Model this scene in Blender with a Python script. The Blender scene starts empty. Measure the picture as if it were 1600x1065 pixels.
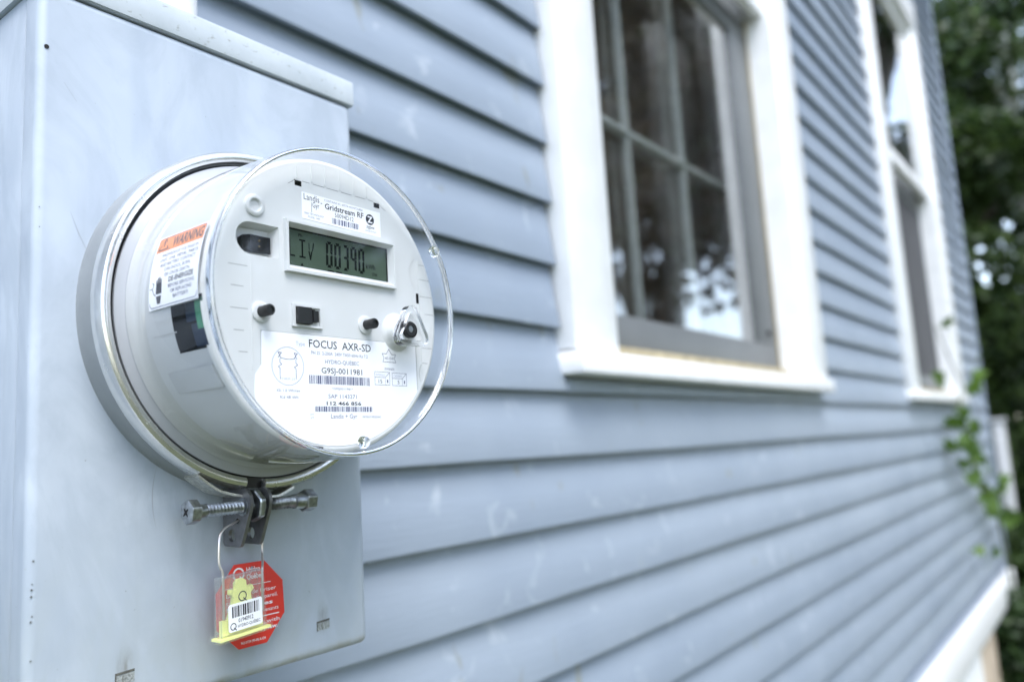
import bpy, bmesh, math, random
from mathutils import Vector, Matrix
R = math.radians
pi = math.pi
rnd = random.Random(7)
S = bpy.context.scene
COL = S.collection

# ------------------------------------------------------------------ camera
H = 1.35            # eye height above the lawn
D0 = 0.52           # eye to the clapboard face (the clapboard face is world y = 0)
cam_d = bpy.data.cameras.new('camera')
cam_d.sensor_width = 36.0
cam_d.lens = 28.12
cam_d.clip_start = 0.01
cam_d.clip_end = 2000
cam_d.dof.use_dof = True
cam_d.dof.focus_distance = 0.408
cam_d.dof.aperture_fstop = 4.5
cam_d.dof.aperture_blades = 9
cam = bpy.data.objects.new('camera', cam_d)
COL.objects.link(cam)
S.camera = cam
cr = Vector((0.60671443, -0.79272416, -0.05904245))
cu = Vector((-0.07365712, -0.13001793, 0.98877195))
cf = Vector((0.79149999, 0.59555331, 0.13727353))
cam.matrix_world = Matrix(((cr.x, cu.x, -cf.x, 0.0), (cr.y, cu.y, -cf.y, -D0), (cr.z, cu.z, -cf.z, H), (0, 0, 0, 1)))

# ------------------------------------------------------------------ light
SUN_EL, SUN_AZ = R(60), R(212)      # azimuth clockwise from +y: the sun stands out in front of the wall, to the left
wd = bpy.data.worlds.new('World')
S.world = wd
wd.use_nodes = True
wn = wd.node_tree
wn.nodes.clear()
sky = wn.nodes.new('ShaderNodeTexSky')
sky.sky_type = 'NISHITA'
sky.sun_disc = False
sky.sun_elevation = SUN_EL
sky.sun_rotation = SUN_AZ
sky.air_density = 1.0
sky.dust_density = 1.0
sky.ozone_density = 1.5
bg = wn.nodes.new('ShaderNodeBackground')
bg.inputs['Strength'].default_value = 0.15
wo = wn.nodes.new('ShaderNodeOutputWorld')
hs = wn.nodes.new('ShaderNodeHueSaturation')      # thin high cloud takes colour out of the blue
hs.inputs['Saturation'].default_value = 0.68
wn.links.new(sky.outputs[0], hs.inputs['Color'])
wn.links.new(hs.outputs[0], bg.inputs[0])
wn.links.new(bg.outputs[0], wo.inputs[0])
sd = bpy.data.lights.new('sun', 'SUN')
sd.energy = 0.95
sd.angle = R(34)
sd.color = (1.0, 0.985, 0.965)
sun = bpy.data.objects.new('sun', sd)
COL.objects.link(sun)
sdir = Vector((math.sin(SUN_AZ) * math.cos(SUN_EL), math.cos(SUN_AZ) * math.cos(SUN_EL), math.sin(SUN_EL)))
sun.rotation_euler = sdir.to_track_quat('Z', 'Y').to_euler()
sun.location = sdir * 20
S.view_settings.view_transform = 'Standard'
S.view_settings.look = 'None'
S.view_settings.exposure = 1.98
S.view_settings.gamma = 1.0
S.view_settings.use_curve_mapping = False
S.render.engine = 'CYCLES'
cy = S.cycles
cy.use_denoising = True
try:
    cy.denoiser = 'OPENIMAGEDENOISE'
    cy.denoising_input_passes = 'RGB_ALBEDO_NORMAL'
    cy.denoising_prefilter = 'ACCURATE'
except Exception:
    pass
cy.max_bounces = 14
cy.diffuse_bounces = 4
cy.glossy_bounces = 6
cy.transmission_bounces = 10
cy.transparent_max_bounces = 24
cy.sample_clamp_indirect = 8

# ------------------------------------------------------------------ materials
MATS = {}


class NT:
    """small node helper"""
    def __init__(self, m):
        m.use_nodes = True
        self.t = m.node_tree
        self.b = self.t.nodes.get('Principled BSDF')
        self.o = self.t.nodes.get('Material Output')

    def n(self, kind, **kw):
        nd = self.t.nodes.new(kind)
        for k, v in kw.items():
            if k.startswith('i_'):
                nd.inputs[k[2:].replace('_', ' ')].default_value = v
            else:
                setattr(nd, k, v)
        return nd

    def l(self, a, b):
        self.t.links.new(a, b)

    def coord(self, scale=(1, 1, 1), out='Object'):
        tc = self.n('ShaderNodeTexCoord')
        mp = self.n('ShaderNodeMapping')
        mp.inputs['Scale'].default_value = scale
        self.l(tc.outputs[out], mp.inputs[0])
        return mp.outputs[0]

    def noise(self, vec, scale, detail=4, rough=0.55, dist=0.0):
        nz = self.n('ShaderNodeTexNoise')
        nz.inputs['Scale'].default_value = scale
        nz.inputs['Detail'].default_value = detail
        nz.inputs['Roughness'].default_value = rough
        nz.inputs['Distortion'].default_value = dist
        self.l(vec, nz.inputs['Vector'])
        return nz.outputs['Fac']

    def ramp(self, fac, stops):
        r = self.n('ShaderNodeValToRGB')
        el = r.color_ramp.elements
        while len(el) < len(stops):
            el.new(0.5)
        for e, (p, c) in zip(el, stops):
            e.position = p
            e.color = (c, c, c, 1) if not isinstance(c, (tuple, list)) else (*c, 1)
        self.l(fac, r.inputs[0])
        return r.outputs[0]

    def mix(self, fac, a, b):
        m = self.n('ShaderNodeMix', data_type='RGBA')
        for sock, v in ((m.inputs[0], fac), (m.inputs[6], a), (m.inputs[7], b)):
            if isinstance(v, (int, float)):
                sock.default_value = v
            elif isinstance(v, (tuple, list)):
                sock.default_value = (*v, 1)
            else:
                self.l(v, sock)
        return m.outputs[2]

    def bump(self, h, strength=0.2, dist=0.001):
        b = self.n('ShaderNodeBump')
        b.inputs['Strength'].default_value = strength
        b.inputs['Distance'].default_value = dist
        self.l(h, b.inputs['Height'])
        self.l(b.outputs[0], self.b.inputs['Normal'])


def mat(name, col, rough=0.5, metal=0.0, var=0.0, vscale=40.0, bump=0.0, bscale=200.0, bdist=0.0005, spec=0.5, alpha=None):
    if name in MATS:
        return MATS[name]
    m = bpy.data.materials.new(name)
    t = NT(m)
    t.b.inputs['Base Color'].default_value = (*col, 1)
    t.b.inputs['Roughness'].default_value = rough
    t.b.inputs['Metallic'].default_value = metal
    t.b.inputs['Specular IOR Level'].default_value = spec
    if var or bump:
        v = t.coord()
        if var:
            f = t.noise(v, vscale, 5)
            f = t.ramp(f, [(0.3, 0.0), (0.7, 1.0)])
            lo = tuple(c * (1 - var) for c in col)
            hi = tuple(min(1, c * (1 + var)) for c in col)
            t.l(t.mix(f, lo, hi), t.b.inputs['Base Color'])
        if bump:
            t.bump(t.noise(v, bscale, 4), bump, bdist)
    MATS[name] = m
    return m


def mat_siding():
    m = bpy.data.materials.new('painted_clapboard')
    t = NT(m)
    v = t.coord()
    grain = t.noise(t.coord((3, 40, 40)), 6, 6, 0.6)
    big = t.noise(v, 4.5, 4)
    tone = t.mix(t.ramp(big, [(0.3, 0.0), (0.7, 1.0)]), (0.238, 0.288, 0.360), (0.288, 0.340, 0.412))
    oi = t.n('ShaderNodeObjectInfo')
    tone = t.mix(t.ramp(oi.outputs['Random'], [(0.0, 0.0), (1.0, 0.16)]), tone, (0.40, 0.45, 0.50))
    # pale scuffs and droppings
    sp = t.noise(t.coord((1, 1, 0.8)), 30, 3, 0.5, 0.6)
    tone = t.mix(t.ramp(sp, [(0.62, 0.0), (0.76, 0.5)]), tone, (0.52, 0.57, 0.62))
    # olive mildew specks
    sp2 = t.noise(t.coord((1.3, 1, 0.7)), 26, 2, 0.5, 0.3)
    tone = t.mix(t.ramp(sp2, [(0.69, 0.0), (0.77, 0.6)]), tone, (0.23, 0.23, 0.15))
    sp3 = t.noise(t.coord((1, 1, 2.5)), 60, 3, 0.6)
    tone = t.mix(t.ramp(sp3, [(0.66, 0.0), (0.85, 0.25)]), tone, (0.20, 0.23, 0.27))
    t.l(tone, t.b.inputs['Base Color'])
    t.b.inputs['Roughness'].default_value = 0.42
    t.bump(grain, 0.35, 0.0012)
    return m


def mat_box():
    m = bpy.data.materials.new('galvanised_grey_paint')
    t = NT(m)
    v = t.coord()
    base = (0.40, 0.452, 0.522)
    big = t.noise(v, 14, 4, 0.5, 1.2)
    c = t.mix(t.ramp(big, [(0.35, 0.0), (0.72, 1.0)]), base, (0.46, 0.515, 0.58))
    smear = t.noise(t.coord((1, 1, 0.45)), 16, 5, 0.65, 2.5)
    c = t.mix(t.ramp(smear, [(0.44, 0.0), (0.58, 0.34), (0.78, 0.5)]), c, (0.31, 0.36, 0.42))
    wipe = t.noise(t.coord((1.0, 1, 0.5)), 7.5, 2, 0.5, 3.0)
    c = t.mix(t.ramp(wipe, [(0.48, 0.0), (0.62, 0.38), (0.78, 0.1)]), c, (0.30, 0.355, 0.43))
    low = t.n('ShaderNodeSeparateXYZ')
    t.l(v, low.inputs[0])
    zf = t.n('ShaderNodeMapRange')
    zf.inputs[1].default_value = .10
    zf.inputs[2].default_value = .02
    t.l(low.outputs[2], zf.inputs[0])
    wm = t.n('ShaderNodeMath', operation='MULTIPLY')
    t.l(zf.outputs[0], wm.inputs[0])
    t.l(t.ramp(t.noise(t.coord((1, 1, .35)), 26, 5, 0.65, 1.0), [(0.35, 0.15), (0.65, 0.7)]), wm.inputs[1])
    c = t.mix(wm.outputs[0], c, (0.36, 0.40, 0.405))  # lower part greyed in blotches to carry the weaker sky light there
    streak = t.noise(t.coord((1, 1, .04)), 110, 3, 0.6)
    c = t.mix(t.ramp(streak, [(0.62, 0.0), (0.74, 0.10)]), c, (0.30, 0.33, 0.36))
    ez = t.n('ShaderNodeMapRange')
    ez.inputs[1].default_value = .0065
    ez.inputs[2].default_value = .0005
    t.l(low.outputs[2], ez.inputs[0])
    em = t.n('ShaderNodeMath', operation='MULTIPLY')
    t.l(ez.outputs[0], em.inputs[0])
    t.l(t.ramp(t.noise(v, 90, 4, 0.65), [(0.35, 0.1), (0.65, 0.8)]), em.inputs[1])
    c = t.mix(em.outputs[0], c, (0.25, 0.23, 0.16))
    # grime run out of the two pressed slots
    for px_ in (.0631, -.0539):
        dv = t.n('ShaderNodeVectorMath', operation='DISTANCE')
        mp2 = t.n('ShaderNodeMapping')
        mp2.inputs['Scale'].default_value = (1.5, 0, 0.75)
        t.l(v, mp2.inputs[0])
        t.l(mp2.outputs[0], dv.inputs[0])
        dv.inputs[1].default_value = (px_ * 1.5, 0, .0212 * .75)
        mr = t.n('ShaderNodeMath', operation='MULTIPLY')
        t.l(t.ramp(dv.outputs['Value'], [(0.0, 1.0), (0.0085, 0.0)]), mr.inputs[0])
        t.l(t.ramp(t.noise(t.coord((3, 1, .6)), 160, 4), [(0.35, 0.25), (0.65, 0.75)]), mr.inputs[1])
        c = t.mix(mr.outputs[0], c, (0.17, 0.17, 0.145))
    speck = t.noise(v, 420, 2, 0.5)
    c = t.mix(t.ramp(speck, [(0.74, 0.0), (0.80, 0.55)]), c, (0.16, 0.16, 0.14))
    rust = t.noise(v, 150, 3, 0.6)
    c = t.mix(t.ramp(rust, [(0.75, 0.0), (0.83, 0.35)]), c, (0.30, 0.26, 0.15))
    t.l(c, t.b.inputs['Base Color'])
    rr = t.ramp(smear, [(0.4, 0.32), (0.7, 0.5)])
    t.l(rr, t.b.inputs['Roughness'])
    t.bump(t.noise(v, 22, 3), 0.12, 0.004)
    return m


def mat_hood():
    m = bpy.data.materials.new('weathered_grey_paint')
    t = NT(m)
    v = t.coord()
    big = t.noise(v, 30, 5, 0.6)
    c = t.mix(t.ramp(big, [(0.3, 0.0), (0.7, 1.0)]), (0.40, 0.445, 0.475), (0.49, 0.535, 0.565))
    ch = t.noise(t.coord((1, 1, 2.0)), 190, 4, 0.65)
    c = t.mix(t.ramp(ch, [(0.62, 0.0), (0.70, 0.6)]), c, (0.20, 0.20, 0.175))
    t.l(c, t.b.inputs['Base Color'])
    t.b.inputs['Roughness'].default_value = 0.5
    t.bump(t.noise(v, 160, 4), 0.25, 0.0006)
    return m


def mat_glaze(name, tint, f0, rough=0.0, bump=0.0, bscale=30.0, haze=0.0):
    """thin clear sheet: what lies behind shows through, with a Schlick reflection that grows to grazing"""
    m = bpy.data.materials.new(name)
    m.use_nodes = True
    t = NT(m)
    t.t.nodes.remove(t.b)
    lw = t.n('ShaderNodeLayerWeight')
    lw.inputs['Blend'].default_value = 0.5
    pw = t.n('ShaderNodeMath', operation='POWER')
    t.l(lw.outputs['Facing'], pw.inputs[0])
    pw.inputs[1].default_value = 4.0
    ma = t.n('ShaderNodeMath', operation='MULTIPLY_ADD')
    t.l(pw.outputs[0], ma.inputs[0])
    ma.inputs[1].default_value = 0.9 - f0
    ma.inputs[2].default_value = f0
    tr = t.n('ShaderNodeBsdfTransparent')
    tr.inputs[0].default_value = (*tint, 1)
    gl = t.n('ShaderNodeBsdfGlossy')
    gl.inputs['Roughness'].default_value = rough
    gl.inputs[0].default_value = (1, 1, 1, 1)
    if bump:
        b = t.n('ShaderNodeBump')
        b.inputs['Strength'].default_value = bump
        b.inputs['Distance'].default_value = 0.001
        t.l(t.noise(t.coord(), bscale, 2), b.inputs['Height'])
        t.l(b.outputs[0], gl.inputs['Normal'])
    mx = t.n('ShaderNodeMixShader')
    t.l(ma.outputs[0], mx.inputs[0])
    t.l(tr.outputs[0], mx.inputs[1])
    t.l(gl.outputs[0], mx.inputs[2])
    out = mx.outputs[0]
    if haze:
        df = t.n('ShaderNodeBsdfDiffuse')
        df.inputs[0].default_value = (0.75, 0.78, 0.80, 1)
        m2 = t.n('ShaderNodeMixShader')
        m2.inputs[0].default_value = haze
        t.l(out, m2.inputs[1])
        t.l(df.outputs[0], m2.inputs[2])
        out = m2.outputs[0]
    t.l(out, t.o.inputs[0])
    return m


def mat_solid_clear(name, col=(1, 1, 1), ior=1.49, rough=0.0):
    m = bpy.data.materials.new(name)
    t = NT(m)
    t.t.nodes.remove(t.b)
    g = t.n('ShaderNodeBsdfGlass')
    g.inputs['Color'].default_value = (*col, 1)
    g.inputs['IOR'].default_value = ior
    g.inputs['Roughness'].default_value = rough
    t.l(g.outputs[0], t.o.inputs[0])
    return m


def mat_leaf(name, a, b, c, rough=0.45, trans=0.35):
    m = bpy.data.materials.new(name)
    t = NT(m)
    g = t.n('ShaderNodeNewGeometry')
    col = t.ramp(g.outputs['Random Per Island'], [(0.0, a), (0.6, b), (1.0, c)])
    t.l(col, t.b.inputs['Base Color'])
    t.b.inputs['Roughness'].default_value = rough
    tl = t.n('ShaderNodeBsdfTranslucent')
    t.l(col, tl.inputs[0])
    mx = t.n('ShaderNodeMixShader')
    mx.inputs[0].default_value = trans
    t.l(t.b.outputs[0], mx.inputs[1])
    t.l(tl.outputs[0], mx.inputs[2])
    t.l(mx.outputs[0], t.o.inputs[0])
    return m


def mat_steel():
    m = bpy.data.materials.new('stainless_band')
    t = NT(m)
    v = t.coord()
    f = t.noise(v, 260, 4)
    c = t.mix(f, (0.66, 0.66, 0.645), (0.80, 0.80, 0.785))
    gr = t.noise(t.coord((1, 1, 1)), 60, 5, 0.7)
    c = t.mix(t.ramp(gr, [(0.64, 0.0), (0.74, 0.4)]), c, (0.35, 0.35, 0.31))
    t.l(c, t.b.inputs['Base Color'])
    t.b.inputs['Metallic'].default_value = 0.9
    t.l(t.ramp(gr, [(0.4, 0.17), (0.7, 0.30)]), t.b.inputs['Roughness'])
    t.bump(t.noise(v, 300, 2), 0.06, 0.0003)
    return m


M_SIDING = mat_siding()
M_BOX = mat_box()
M_HOOD = mat_hood()
M_STEEL = mat_steel()
M_COVER = mat_glaze('clear_polycarbonate', (0.985, 0.99, 0.995), 0.045, 0.012, 0.0, haze=0.002)
M_PANE = mat_glaze('window_pane', (0.88, 0.885, 0.88), 0.15, 0.0, 0.25, 3.0)
M_CLEAR = mat_solid_clear('clear_moulded_plastic', (0.985, 0.99, 0.995), 1.49)
M_SEALCLEAR = mat_glaze('seal_clear_plastic', (0.97, 0.975, 0.97), 0.05, 0.04, 0.0, haze=0.05)
M_FACE = mat('meter_face_plastic', (0.62, 0.635, 0.635), 0.38, var=0.015, vscale=60)
M_BODY = mat('meter_inner_body_plastic', (0.47, 0.485, 0.495), 0.4)
M_WHITE = mat('white_label_paper', (0.86, 0.87, 0.90), 0.45)
M_BLACK = mat('black_plastic', (0.008, 0.008, 0.009), 0.42, var=0.2)
M_DARK = mat('dark_void', (0.006, 0.006, 0.007), 0.8)
M_INK = mat('black_ink', (0.012, 0.013, 0.022), 0.6)
M_INKSOFT = mat('grey_blue_ink', (0.095, 0.105, 0.19), 0.6)
M_INKPALE = mat('pale_ink', (0.34, 0.37, 0.48), 0.6)
M_LCD = mat('lcd_screen_green_grey', (0.056, 0.085, 0.060), 0.25, var=0.10, vscale=30, spec=0.2)
M_SEG = mat('lcd_segment', (0.003, 0.004, 0.004), 0.6, spec=0.05)
M_GHOST = mat('lcd_segment_faint', (0.045, 0.062, 0.05), 0.3)
M_RING_GREY = mat('collar_grey_paint', (0.235, 0.255, 0.27), 0.42, var=0.08, vscale=60, bump=0.1, bscale=300)
M_ZINC = mat('zinc_plated_steel', (0.36, 0.38, 0.40), 0.34, 0.95, var=0.4, vscale=300, bump=0.25, bscale=700, bdist=0.0003)
M_BRIGHTCUT = mat('cut_steel_edge', (0.62, 0.61, 0.56), 0.35, 0.8, var=0.3, vscale=500)
M_DULL = mat('dull_steel_plate', (0.20, 0.20, 0.21), 0.45, 0.7, var=0.2, vscale=200, bump=0.2, bscale=600, bdist=0.0003)
M_WIRE = mat('seal_wire', (0.62, 0.58, 0.55), 0.3, 0.8)
M_RED = mat('red_tag_plastic', (0.62, 0.035, 0.022), 0.35, var=0.06, vscale=90)
M_TAGINK = mat('tag_white_ink', (0.82, 0.80, 0.80), 0.5)
M_YELLOW = mat('fluorescent_yellow_plastic', (0.95, 0.96, 0.36), 0.4)
M_ORANGE = mat('orange_warning_ink', (0.78, 0.27, 0.10), 0.45)
M_GREEN = mat('green_circuit_board', (0.035, 0.20, 0.11), 0.4, var=0.3, vscale=200)
M_NAVY = mat('dark_blue_reflection', (0.045, 0.065, 0.11), 0.22)
M_TRIM = mat('white_trim_paint', (0.82, 0.83, 0.835), 0.38, var=0.06, vscale=16, bump=0.12, bscale=60)
M_SASH = mat('aged_grey_white_sash', (0.30, 0.31, 0.32), 0.5, var=0.1, vscale=9)
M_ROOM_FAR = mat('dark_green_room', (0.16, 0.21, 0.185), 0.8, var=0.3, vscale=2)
M_STORM = mat('grey_storm_frame', (0.125, 0.134, 0.137), 0.4, var=0.1, vscale=10)
M_MUNTIN = mat('muntin_paint', (0.62, 0.69, 0.69), 0.5)
M_BROWN = mat('worn_bare_edge', (0.38, 0.32, 0.20), 0.6, var=0.3, vscale=50)
M_SCREEN = mat('insect_screen_mesh', (0.055, 0.055, 0.06), 0.6, var=0.2, vscale=4)
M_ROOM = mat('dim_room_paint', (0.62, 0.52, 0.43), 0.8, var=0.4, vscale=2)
M_CURTAIN = mat('pale_curtain_cloth', (0.50, 0.50, 0.51), 0.8)
M_FOUND = mat('foundation_white_parging', (0.74, 0.76, 0.77), 0.7, var=0.05, vscale=10, bump=0.3, bscale=40, bdist=0.003)
M_TAN = mat('bare_wood_tan', (0.42, 0.35, 0.27), 0.7, var=0.2, vscale=14)
M_PVC = mat('white_pvc', (0.80, 0.81, 0.82), 0.35)
M_SCRATCH = mat('scratch_grey', (0.34, 0.375, 0.42), 0.5)
M_SLOT_CHIP = mat('dark_slot_and_chip', (0.10, 0.10, 0.085), 0.7, var=0.4, vscale=400)
M_TABGRIME = mat('grimy_pressed_tab', (0.27, 0.29, 0.28), 0.6, var=0.6, vscale=900)
M_BARK = mat('tree_bark', (0.075, 0.06, 0.045), 0.85, var=0.35, vscale=12, bump=0.6, bscale=30, bdist=0.01)
M_STEM = mat('vine_stem', (0.10, 0.12, 0.05), 0.7)
M_POLE = mat('weathered_pole', (0.20, 0.22, 0.20), 0.8, var=0.15, vscale=6, bump=0.3, bscale=30, bdist=0.004)
M_POST = mat('white_fence_paint', (0.62, 0.63, 0.64), 0.5, var=0.04, vscale=8)
M_LEAF_D = mat_leaf('leaf_dark', (0.022, 0.044, 0.012), (0.048, 0.086, 0.022), (0.105, 0.165, 0.042), 0.45, 0.35)
M_LEAF_M = mat_leaf('leaf_mid', (0.025, 0.05, 0.016), (0.045, 0.085, 0.026), (0.075, 0.13, 0.04), 0.5, 0.3)
M_LEAF_V = mat_leaf('leaf_vine', (0.045, 0.10, 0.018), (0.095, 0.175, 0.026), (0.19, 0.28, 0.045), 0.4, 0.35)
M_BRONZE = mat_leaf('leaf_bronze', (0.085, 0.065, 0.045), (0.12, 0.09, 0.06), (0.10, 0.11, 0.055), 0.5, 0.3)
mg = bpy.data.materials.new('lawn')
tg = NT(mg)
vg = tg.coord()
gf = tg.noise(vg, 1.3, 6, 0.7)
tg.l(tg.mix(gf, (0.034, 0.045, 0.009), (0.074, 0.090, 0.019)), tg.b.inputs['Base Color'])
tg.b.inputs['Roughness'].default_value = 0.9
tg.bump(tg.noise(vg, 60, 4), 0.8, 0.03)
M_GRASS = mg


# ------------------------------------------------------------------ mesh helpers
def W(x, Y, z):
    """x along the wall, Y = distance out from the eye towards the wall, z relative to the eye"""
    return (x, Y - D0, z + H)


class MB:
    def __init__(self):
        self.v, self.f, self.m, self.s = [], [], [], []

    def add(self, vs, fs, mi=0, smooth=True):
        b = len(self.v)
        self.v += [tuple(p) for p in vs]
        self.f += [tuple(i + b for i in f) for f in fs]
        self.m += [mi] * len(fs)
        self.s += [smooth] * len(fs)

    def build(self, name, mats, parent=None, loc=None, sharp=35):
        mats = mats if isinstance(mats, (list, tuple)) else [mats]
        off = Vector((0, 0, 0))
        if parent is not None:
            q = parent
            while q.parent is not None:
                q = q.parent
            off = Vector(q.location)
        elif loc is not None:
            off = Vector(loc)
        me = bpy.data.meshes.new(name)
        me.from_pydata([(p[0] - off.x, p[1] - off.y, p[2] - off.z) for p in self.v], [], self.f)
        for mm in mats:
            me.materials.append(mm)
        me.polygons.foreach_set('material_index', self.m)
        me.polygons.foreach_set('use_smooth', self.s)
        me.validate()
        me.update()
        if any(self.s):
            me.set_sharp_from_angle(angle=R(sharp))
        ob = bpy.data.objects.new(name, me)
        COL.objects.link(ob)
        if parent is not None:
            ob.parent = parent
        elif loc is not None:
            ob.location = off
        return ob

    # solids in world coordinates ------------------------------------------------
    def box(self, x0, x1, y0, y1, z0, z1, bevel=0.0, seg=2, mi=0):
        bm = bmesh.new()
        bmesh.ops.create_cube(bm, size=1)
        for v in bm.verts:
            v.co = ((x0 + x1) / 2 + v.co.x * (x1 - x0), (y0 + y1) / 2 + v.co.y * (y1 - y0), (z0 + z1) / 2 + v.co.z * (z1 - z0))
        if bevel:
            bmesh.ops.bevel(bm, geom=bm.edges[:], offset=bevel, segments=seg, affect='EDGES', profile=0.5)
        self.from_bm(bm, mi)

    def from_bm(self, bm, mi=0, xf=None):
        bm.verts.index_update()
        self.add([tuple(xf(v.co) if xf else v.co) for v in bm.verts], [tuple(v.index for v in f.verts) for f in bm.faces], mi)
        bm.free()

    def lathe(self, prof, c, a0=0, a1=360, n=96, closed=False, mi=0, skip=None):
        """profile of (radius, Y) turned about the axis through c=(x,z), parallel to y"""
        full = abs(a1 - a0 - 360) < 1e-6
        cols = n if full else n + 1
        vs, fs = [], []
        for i in range(cols):
            a = R(a0 + (a1 - a0) * i / n)
            for (r, Y) in prof:
                vs.append(W(c[0] + r * math.cos(a), Y, c[1] + r * math.sin(a)))
        k = len(prof)
        kk = k if closed else k - 1
        for i in range(n):
            j = (i + 1) % cols
            for p in range(kk):
                q = (p + 1) % k
                if skip and skip(a0 + (a1 - a0) * (i + .5) / n, (prof[p][1] + prof[q][1]) / 2):
                    continue
                fs.append((i * k + p, i * k + q, j * k + q, j * k + p))
        if closed and not full:
            fs.append(tuple(range(k)))
            fs.append(tuple(reversed(range(n * k, n * k + k))))
        self.add(vs, fs, mi)

    def tube(self, pts, rad, n=8, mi=0, caps=True):
        pts = [Vector(p) for p in pts]
        rads = rad if isinstance(rad, (list, tuple)) else [rad] * len(pts)
        vs, fs = [], []
        up = None
        for i, p in enumerate(pts):
            d = (pts[min(i + 1, len(pts) - 1)] - pts[max(i - 1, 0)]).normalized()
            if up is None:
                up = d.orthogonal().normalized()
            else:
                up = (up - d * up.dot(d))
                up = up.normalized() if up.length > 1e-6 else d.orthogonal().normalized()
            sd_ = d.cross(up)
            for k in range(n):
                a = 2 * pi * k / n
                vs.append(p + (up * math.cos(a) + sd_ * math.sin(a)) * rads[i])
        for i in range(len(pts) - 1):
            for k in range(n):
                k2 = (k + 1) % n
                fs.append((i * n + k, i * n + k2, (i + 1) * n + k2, (i + 1) * n + k))
        if caps:
            fs.append(tuple(reversed(range(n))))
            fs.append(tuple(range((len(pts) - 1) * n, len(pts) * n)))
        self.add(vs, fs, mi)

    def prism(self, poly, fn, d0, d1, mi=0, smooth=True):
        """polygon extruded between depths d0 and d1, mapped by fn(u, v, d)"""
        n = len(poly)
        vs = [fn(u, v, d0) for u, v in poly] + [fn(u, v, d1) for u, v in poly]
        fs = [tuple(range(n)), tuple(reversed(range(n, 2 * n)))]
        fs += [(i, i + n, (i + 1) % n + n, (i + 1) % n) for i in range(n)]
        self.add(vs, fs, mi, smooth)

    def flat(self, vs2, fs, fn, d, mi=0):
        self.add([fn(u, v, d) for u, v in vs2], fs, mi, False)


def empty(name, loc, label, cat, group=None):
    o = bpy.data.objects.new(name, None)
    o.empty_display_size = 0.05
    COL.objects.link(o)
    o.location = loc
    return tag(o, label, cat, group)


def tag(o, label, cat, group=None):
    o['label'] = label
    o['category'] = cat
    if group:
        o['group'] = group
    return o


def structure(o):
    o['kind'] = 'structure'
    return o


def shared(ob, name, parent, loc=None):
    c = ob.copy()
    c.name = name
    COL.objects.link(c)
    c.parent = parent
    return c


def arc(cx, cy, r, a0, a1, n):
    return [(cx + r * math.cos(R(a0 + (a1 - a0) * i / n)), cy + r * math.sin(R(a0 + (a1 - a0) * i / n))) for i in range(n + 1)]


def rrect(x0, x1, y0, y1, r, n=5):
    return (arc(x1 - r, y0 + r, r, -90, 0, n) + arc(x1 - r, y1 - r, r, 0, 90, n) + arc(x0 + r, y1 - r, r, 90, 180, n) + arc(x0 + r, y0 + r, r, 180, 270, n))


def filled(loops, extrude=0.0):
    """2D outline with holes -> (verts (u, v, d), faces)"""
    cu_ = bpy.data.curves.new('outline', 'CURVE')
    cu_.dimensions = '2D'
    cu_.fill_mode = 'BOTH'
    cu_.extrude = extrude / 2
    K = 1000.0                # curves fill badly at millimetre size
    for lp in loops:
        s = cu_.splines.new('POLY')
        s.points.add(len(lp) - 1)
        for pt, (u, v) in zip(s.points, lp):
            pt.co = (u * K, v * K, 0, 1)
        s.use_cyclic_u = True
    cu_.extrude = extrude / 2 * K
    ob = bpy.data.objects.new('outline', cu_)
    me = bpy.data.meshes.new_from_object(ob)
    vs = [(v.co.x / K, v.co.y / K, v.co.z / K) for v in me.vertices]
    fs = [tuple(p.vertices) for p in me.polygons]
    bpy.data.objects.remove(ob)
    bpy.data.meshes.remove(me)
    bpy.data.curves.remove(cu_)
    return vs, fs


FONT_CACHE = {}


def glyphs(body, bold=0.0):
    key = (body, bold)
    if key not in FONT_CACHE:
        cu_ = bpy.data.curves.new('lettering', 'FONT')
        cu_.body = body
        cu_.size = 1.0
        cu_.resolution_u = 2
        cu_.offset = bold
        ob = bpy.data.objects.new('lettering', cu_)
        me = bpy.data.meshes.new_from_object(ob)
        FONT_CACHE[key] = ([(v.co.x, v.co.y) for v in me.vertices], [tuple(p.vertices) for p in me.polygons])
        bpy.data.objects.remove(ob)
        bpy.data.meshes.remove(me)
        bpy.data.curves.remove(cu_)
    return FONT_CACHE[key]


CAP = max(y for x, y in glyphs('H')[0])


def text(mb, body, u0, u1, v, cap, fn, d, bold=0.0, mi=0):
    """one line of lettering from u0 to u1 on baseline v with the given capital height"""
    vs, fs = glyphs(body, bold)
    if not vs:
        return
    xa, xb = min(p[0] for p in vs), max(p[0] for p in vs)
    sx, sy = (u1 - u0) / (xb - xa), cap / CAP
    mb.flat([(u0 + (x - xa) * sx, v + y * sy) for x, y in vs], fs, fn, d, mi)


def rect(mb, u0, u1, v0, v1, fn, d, mi=0):
    mb.flat([(u0, v0), (u1, v0), (u1, v1), (u0, v1)], [(0, 1, 2, 3)], fn, d, mi)


def stroke(mb, pts, w, fn, d, mi=0, closed=False):
    pts = list(pts) + ([pts[0]] if closed else [])
    for (a, b), (c, e) in zip(pts[:-1], pts[1:]):
        dx, dy = c - a, e - b
        L = math.hypot(dx, dy) or 1
        nx, ny = -dy / L * w / 2, dx / L * w / 2
        ex, ey = dx / L * w / 2, dy / L * w / 2
        mb.flat([(a + nx - ex, b + ny - ey), (a - nx - ex, b - ny - ey), (c - nx + ex, e - ny + ey), (c + nx + ex, e + ny + ey)], [(0, 1, 2, 3)], fn, d, mi)


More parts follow.
